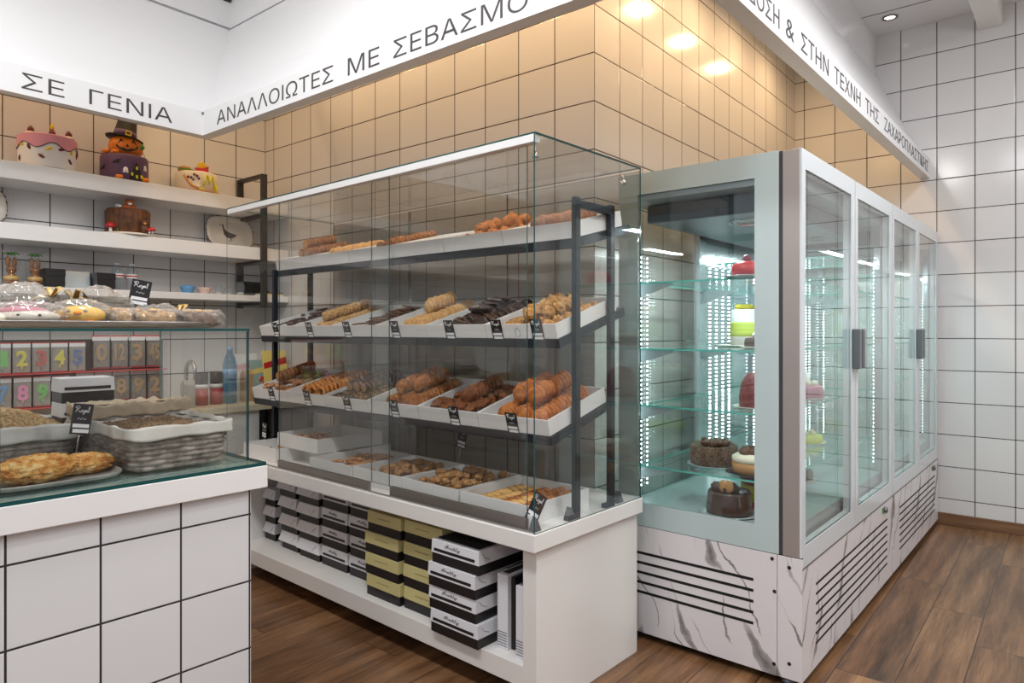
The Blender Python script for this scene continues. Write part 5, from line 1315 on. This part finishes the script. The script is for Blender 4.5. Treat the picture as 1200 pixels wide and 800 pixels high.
# lowest shelf
LZ = 1.5785
def bunny(y, lab):
    o = thing('chocolate_bunny', lab, 'chocolate', ROOM, (-4.31, y, LZ), rz=R(-16), group='wrapped chocolate bunnies')
    MB().box(-.03, -.036, 0, .03, .036, .012).build('base', 'card_white', o, .002)
    b = MB(); b.lathe([(.026, .012), (.032, .03), (.022, .055), (.013, .068), (.022, .078), (.024, .092), (.016, .105), (0, .108)], 18); b.ball((.014, -.016, .02), .014, .012, .009, 10, 8); b.ball((.014, .016, .02), .014, .012, .009, 10, 8)
    b.ball((0, -.014, .128), .008, .011, .030, 12, 8); b.ball((0, .014, .126), .008, .011, .030, 12, 8); bd = b.build('bunny_body', 'bunny_choc', o)
    b = MB(); b.lathe([(.0345, .034), (.0345, .052), (.026, .056)], 18); b.build('gold_band', 'ribbon_gold', bd)
    b = MB()
    def f_(u, v):
        a = 2 * PI * u; r_ = .044 if v < .75 else .044 - (v - .75) / .1 * .03 if v < .85 else .014 + (v - .85) * .26
        cr = .003 * math.sin(a * 7 + v * 8); return ((r_ + cr) * math.cos(a), (r_ + cr) * math.sin(a), .002 + v * .19)
    b.grid(f_, 40, 24, closed_u=True); b.build('wrapper', 'clear_wrap', o)
    b = MB()
    for i in range(7):
        a = i * .9; b.tube([(0, 0, .165), (.02 * math.cos(a), .02 * math.sin(a), .178), (.036 * math.cos(a), .036 * math.sin(a), .168)], .006, 6, flat=.3)
    b.build('ribbon', 'leaf_green', o)
bunny(1.098, 'wrapped chocolate bunny with a green bow at the left end of the lowest shelf')
bunny(1.205, 'wrapped chocolate bunny with a green bow beside the black box on the lowest shelf')
for y0, y1, h_, lab in ((1.245, 1.338, .105, 'black card box right of the chocolate bunnies on the lowest shelf'), (1.497, 1.592, .098, 'black card box left of the water bottles on the lowest shelf')):
    o = thing('black_box', lab, 'box', ROOM, (-4.33, (y0 + y1) / 2, LZ), group='black boxes on the lowest shelf')
    w_ = (y1 - y0) / 2
    MB().box(-.05, -w_, 0, .05, w_, h_ * .62).build('base', 'black_card', o, .001); MB().box(-.052, -w_ - .002, h_ * .62, .052, w_ + .002, h_).build('lid', 'black_card', o, .001)
o = thing('photo_frame', 'small glossy silver frame between the black boxes on the lowest shelf', 'frame', mat=Tm(-4.36, 1.417, LZ) @ Rm(R(-8), 'Y'))
MB().box(-.006, -.073, 0, .0, .073, .105).build('backing', 'steel', o, .001)
MB().box(.0, -.068, .006, .003, .068, .099).build('mirror', 'silver_pane', o)
def bottle(o, h, r, mat='bottle_plastic', cap='lid_white', label='label_white', stripe='red'):
    b = MB()
    prof = [(r * .8, 0), (r, .006)] + [(r - .0016 * (i % 2), .012 + i * h * .04) for i in range(8)] + [(r, h * .42), (r, h * .64), (r * .98, h * .70), (r * .72, h * .82), (r * .42, h * .90), (r * .40, h * .94)]
    b.lathe(prof, 26); b.build('bottle_body', mat, o)
    MB().lathe([(r * .46, h * .935), (r * .46, h), (0, h)], 18).build('cap', cap, o)
    MB().lathe([(r + .0008, h * .46), (r + .0008, h * .62)], 26).build('bottle_label', label, o)
    if stripe: MB().lathe([(r + .0014, h * .53), (r + .0014, h * .575)], 26).build('label_stripe', stripe, o)
for y, lab in ((1.63, 'clear water bottle beside the right black box on the lowest shelf'), (1.708, 'clear water bottle, right one of the pair on the lowest shelf')):
    o = thing('water_bottle', lab, 'bottle', ROOM, (-4.35, y, LZ), group='water bottles'); bottle(o, .165, .034)
def bowl(name, lab, cat, y, r, h, mat, x=-4.33, dome=False):
    o = thing(name, lab, cat, ROOM, (x, y, LZ))
    MB().lathe([(r * .6, 0), (r * .62, .003), (r * .9, h * .6), (r, h * .75), (r * .96, h * .75), (r * .86, h * .58), (r * .55, .005), (0, .005)], 26).build('bowl_body', mat, o)
    if dome: MB().lathe([(r * .97, h * .75), (r * .8, h * .9), (r * .3, h), (0, h)], 26).build('lid', mat, o)
bowl('lidded_bowl', 'small blue lidded bowl on the lowest shelf', 'bowl', 2.033, .048, .056, 'sky_blue', dome=True)
bowl('bowl', 'pale pink bowl right of the blue bowl on the lowest shelf', 'bowl', 2.14, .048, .058, 'soft_pink')
for y, r_, h_, lab in ((2.222, .022, .062, 'small clear glass beside the pale pink bowl'), (2.285, .026, .05, 'small clear jar left of the stacked books'), (2.37, .026, .09, 'small clear bottle in front of the dark screen')):
    o = thing('glass_jar', lab, 'jar', ROOM, (-4.30, y, LZ), group='clear jars on the lowest shelf')
    MB().lathe([(0, .002), (r_ * .9, 0), (r_, .01), (r_, h_ * .7), (r_ * .8, h_ * .9), (r_ * .82, h_)], 22).build('jar_body', 'bottle_plastic', o)
    MB().lathe([(0, .003), (r_ * .8, .003), (r_ * .8, h_ * .25), (0, h_ * .25)], 18).build('contents', 'plate_cream', o)
o = thing('screen', 'dark tilted screen lying against the wall at the right of the lowest shelf', 'screen', mat=Tm(-4.39, 2.53, LZ + .024) @ Rm(R(-38), 'Y'))
MB().box(0, -.1, 0, .012, .1, .10).build('housing', 'black_plastic', o, .004)
for i, (m_, h_, w_) in enumerate((('label_white', .010, .16), ('book_yellow', .008, .14), ('felt_black', .006, .15))):
    bk = MB(); z = LZ + sum((.010, .008, .006)[:i]) + i * .0004
    bk.box(-4.29, 2.545 - w_ / 2, z, -4.19, 2.545 + w_ / 2, z + h_)
    tag(bk.build('booklet', m_, bevel=.001), '%s booklet lying at the right end of the lowest shelf' % ('white', 'yellow', 'black')[i], 'book', 'booklets on the lowest shelf')

# ------------------------------------------------------------------ work counter along the left wall
o = thing('work_counter', 'white work counter with a sand coloured top along the left wall', 'counter', ROOM, (0, 0, 0))
MB().box(-4.478, -1.6, 0, -3.86, 2.25, .862).build('cabinet', 'white_laminate', o)
MB().box(-4.478, -1.6, .862, -3.835, 2.655, .898).build('worktop', 'worktop_sand', o, .002)
MB().box(-4.478, 2.25, 0, -4.44, 2.655, .862).build('end_panel', 'cabinet_dark', o)
WZ = .8985
def candle_pack(x, y, z, digit, dcol, card, label, backing, edge='pack_red', w=.074, h=.155):
    o = thing('candle_pack', label, 'candle pack', CASE, (x, y, z), rz=PI / 2, group='number candle packs')
    MB().box(-w / 2, 0, 0, w / 2, .004, h).build('backing_card', backing, o)
    MB().box(-w / 2, -.001, h * .84, w / 2, 0, h).build('header', 'label_white', o)
    MB().box(-w / 2, -.0014, h * .965, w / 2, 0, h * 1.0).build('red_edge', edge, o)
    MB().box(-w / 2, -.0014, 0, w / 2, 0, h * .03).build('red_edge', edge, o)
    b = MB(); put_text(b, digit, lambda u, v, d: Vector((-w * .31 + u, -.002 - d, h * .24 + v)), w=w * (.62 if len(digit) < 3 else .8), h=h * .50, depth=.008, offset=.032)
    b.tube([(0, -.006, h * .24), (0, -.006, h * .13)], .004, 8)
    b.build('number_candle', dcol, o)
    c = MB(); c.box(-w / 2 + .004, -.014, h * .05, w / 2 - .004, -.0015, h * .82); c.build('blister', 'cellophane', o)
    return o
top_row = [('1', 'candle_green', 'green'), ('2', 'candle_yellow', 'yellow'), ('3', 'candle_red', 'red'), ('4', 'candle_yellow', 'yellow'), ('5', 'candle_blue', 'blue')]
for i, (dg_, m_, nm) in enumerate(top_row):
    candle_pack(-4.10, .848 + i * .0815, 1.132, dg_, m_, None, 'pack with a %s number %s candle in the upper row' % (nm, dg_), 'pack_grey')
low_row = [('7', 'candle_azure', 'pale blue'), ('8', 'candle_pink', 'pink'), ('9', 'candle_green', 'green'), ('?', 'candle_green', 'green')]
for i, (dg_, m_, nm) in enumerate(low_row):
    candle_pack(-4.10, .850 + i * .083, .960, dg_, m_, None, ('pack with a %s number %s candle in the lower row' % (nm, dg_)) if dg_ != '?' else 'pack with a green question mark candle in the lower row', 'pack_grey')
for i, dg_ in enumerate(('0', '12', '3', '45')):
    candle_pack(-4.12, 1.292 + i * .0905, 1.14, dg_, 'candle_gold', None, 'dark pack with gold number candle %s in the upper row' % dg_, 'pack_dark', w=.084, h=.18)
for i, dg_ in enumerate(('6', '7', '8', '9', '2')):
    candle_pack(-4.12, 1.215 + i * .088, .962, dg_, 'candle_gold', None, 'dark pack with gold number candle %s in the lower row' % dg_, 'pack_dark', w=.082, h=.165)
o = thing('candle_rack', 'two-level rack behind the number candle packs on the work counter', 'rack', CASE, (0, 0, 0))
MB().box(-4.20, .78, WZ, -4.14, 1.62, .955).build('lower_step', 'pack_grey', o, .002)
MB().box(-4.16, .78, .955, -4.14, 1.62, 1.30).build('back_board', 'pack_dark', o)
for y in (.79, 1.60): MB().box(-4.138, y, .955, -4.10, y + .008, 1.128).build('hook_arm', 'steel', o)
MB().box(-4.138, .78, .952, -4.07, 1.62, .957).build('ledge', 'pack_red', o)
MB().box(-4.138, .78, 1.126, -4.07, 1.62, 1.130).build('ledge', 'pack_red', o)
# tap
o = thing('water_tap', 'arched chrome tap on the work counter right of the candle packs', 'tap', CASE, (-4.25, 1.80, WZ))
b = MB(); b.lathe([(.03, 0), (.03, .01), (.018, .02), (.016, .06)], 18); b.build('base', 'chrome', o)
b = MB(); b.tube([(0, 0, .05), (0, 0, .2)] + [(.06 - .06 * math.cos(a), 0, .2 + .06 * math.sin(a)) for a in [PI * i / 10 for i in range(1, 11)]] + [(.12, 0, .15)], .012, 12); b.build('spout', 'chrome', o)
b = MB(); b.tube([(0, .016, .05), (0, .06, .075)], .007, 8); b.build('lever', 'chrome', o)
for y, lab in ((1.835, 'dark labelled tin with a red band beside the tap'), (1.925, 'dark labelled tin with a red band beside the blue bottle')):
    o = thing('tin', lab, 'tin', CASE, (-4.12, y, WZ), group='dark tins on the work counter')
    MB().lathe([(0, 0), (.038, 0), (.038, .10)], 26).build('tin_body', 'tin_red', o)
    MB().lathe([(.0385, .10), (.0385, .125)], 26).build('pale_band', 'label_white', o)
    MB().lathe([(.038, .125), (.038, .19), (.034, .196), (0, .198)], 26).build('lid', 'tin_dark', o)
o = thing('blue_bottle', 'tall blue water bottle on the work counter', 'bottle', CASE, (-4.10, 2.0, WZ)); bottle(o, .345, .042, 'blue_bottle', 'sky_blue', 'sky_blue', None)
for (y, h_, m_, lab) in ((1.72, .16, 'pack_grey', 'grey carton in front of the tap'), (2.13, .20, 'kraft', 'brown paper bag at the end of the work counter'), (2.17, .10, 'black_plastic', 'low black box at the end of the work counter')):
    o = thing('carton', lab, 'box', CASE, (-4.04 if m_ != 'kraft' else -4.14, y, WZ))
    b = MB(); b.box(-.03, -.03, 0, .03, .03, h_ * .85); b.prism([(-.03, h_ * .85), (.03, h_ * .85), (.0, h_)], -.03, .03, 'Y'); b.build('carton_body', m_, o, .002)
# picture books leaning at the end of the counter
BKS = [('picture_book', -4.24, 2.20, .012, .15, .30, 'label_white', ('book_pink', 'felt_black'), 'tall white picture book with pink and black pictures leaning at the counter end'),
       ('picture_book', -4.20, 2.285, .012, .16, .26, 'book_teal', ('book_yellow', 'red'), 'teal picture book with yellow pictures leaning beside the white picture book'),
       ('picture_book', -4.16, 2.36, .012, .17, .32, 'book_yellow', ('red', 'book_green'), 'yellow picture book with a red banner leaning near the back wall')]
for nm, x, y, t_, w_, h_, m_, acc, lab in BKS:
    o = thing(nm, lab, 'book', group='picture books', mat=CASE @ Tm(x, y, WZ) @ Rm(R(-10), 'Y'))
    MB().box(-t_, -w_ / 2, 0, 0, w_ / 2, h_).build('cover', m_, o, .001)
    b = MB(); b.prism([(-w_ * .48, h_ * .62), (w_ * .48, h_ * .72), (w_ * .48, h_ * .86), (-w_ * .48, h_ * .74)], -.001, .0012, 'X'); b.build('banner', acc[0], o)
    b = MB()
    rr = random.Random(int(y * 100))
    for k in range(7): b.ball((0, rr.uniform(-w_ * .38, w_ * .38), rr.uniform(h_ * .1, h_ * .55)), .0015, rr.uniform(.008, .02), rr.uniform(.008, .022), 10, 6)
    b.build('cover_picture', acc[1], o)

# ------------------------------------------------------------------ light
wd = bpy.data.worlds.new('daylight'); S.world = wd; wd.use_nodes = True
bg = wd.node_tree.nodes['Background']; bg.inputs[0].default_value = (0.84, 0.91, 1.0, 1); bg.inputs[1].default_value = 1.25
def area(name, loc, rot, sx, sy, power, col=(1, 1, 1), spread=180):
    L_ = bpy.data.lights.new(name, 'AREA'); L_.shape = 'RECTANGLE'; L_.size = sx; L_.size_y = sy; L_.energy = power; L_.color = col; L_.spread = R(spread)
    o_ = bpy.data.objects.new(name, L_); COL.objects.link(o_); o_.location = loc; o_.rotation_euler = rot; return o_
# warm lamps tucked inside the hood, washing the upper tiles
WARM = (1.0, 0.66, 0.35)
for i, y in enumerate((-1.4, -0.6, 0.2, 1.0, 1.8)): area('hood_lamp', (-4.13, y, 3.3), (0, R(8), 0), .07, .16, 4.4, WARM)
for i, x in enumerate((-3.5, -2.9, -2.3, -1.7, -1.25)): area('hood_lamp', (x, 2.32, 3.3), (R(8), 0, 0), .16, .07, 4.4, WARM)
for i, y in enumerate((2.5, 3.1, 3.7, 4.3, 4.9)): area('hood_lamp', (-1.36, y, 3.3), (0, R(8), 0), .07, .16, 5.2, WARM)
# fill lights added under the cabinet roofs to brighten the interiors
for y in (3.0, 3.75, 4.5, 5.2):
    L_ = area('cabinet_fill', (-1.22 + .017 * y, y, 1.82), (0, 0, 0), 0.05, .42, 11, (.86, .96, 1.0))
# ceiling lamps over the shop floor
for (x, y, p) in ((0.6, -2.6, 30), (2.6, -2.6, 30), (-1.6, -2.6, 30), (0.9, 0.2, 20), (2.6, 0.2, 20), (1.2, 2.9, 36), (2.8, 3.6, 34),
               (-2.6, 0.4, 24), (-1.6, 0.5, 38), (-0.5, 0.5, 40), (0.3, 1.9, 36), (0.35, 3.6, 34)):
    area('ceiling_lamp', (x, y, ZC - 0.04), (0, 0, 0), .3, .3, p, (.965, .98, 1.0))
# spotlights aimed at the sloping hood
def spot(loc, to, power, ang):
    L_ = bpy.data.lights.new('hood_spot', 'SPOT'); L_.energy = power; L_.spot_size = R(ang); L_.spot_blend = 1.0; L_.shadow_soft_size = .06; L_.color = (1, .97, .93)
    o_ = bpy.data.objects.new('hood_spot', L_); COL.objects.link(o_); o_.location = loc
    o_.rotation_euler = (Vector(to) - Vector(loc)).to_track_quat('-Z', 'Y').to_euler()
spot((-2.3, -0.3, 3.42), (-3.95, 0.7, 3.02), 70, 90)
spot((-2.4, 0.5, 3.42), (-2.9, 2.1, 3.08), 52, 100)
spot((-1.3, 0.5, 3.42), (-1.5, 2.1, 3.08), 52, 100)
spot((0.5, 3.0, 3.42), (-1.0, 3.0, 3.0), 44, 90)
P_ = bpy.data.lights.new('ceiling_fill', 'POINT'); P_.energy = 55; P_.shadow_soft_size = .18; P_.color = (.97, .98, 1.0)  # added fill light, brightens ceiling and right wall; no lamp hangs here
po_ = bpy.data.objects.new('ceiling_fill', P_); COL.objects.link(po_); po_.location = (1.5, 3.0, 2.7)

# ------------------------------------------------------------------ camera
cam = bpy.data.cameras.new('camera'); cam.lens = 24; cam.sensor_width = 36; cam.shift_y = -13.5 / 1200
co_ = bpy.data.objects.new('camera', cam); COL.objects.link(co_)
co_.location = (0, 0, 1.35); co_.rotation_euler = (PI / 2, 0, math.atan2(658, 800)); cam.clip_start = 0.05
S.camera = co_
S.view_settings.view_transform = 'Standard'; S.view_settings.look = 'None'; S.view_settings.exposure = -0.46; S.view_settings.gamma = 1.0
S.view_settings.use_curve_mapping = False
S.cycles.transparent_max_bounces = 48; S.cycles.max_bounces = 10; S.cycles.glossy_bounces = 5; S.cycles.sample_clamp_indirect = 6.0
S.cycles.caustics_reflective = False; S.cycles.caustics_refractive = False
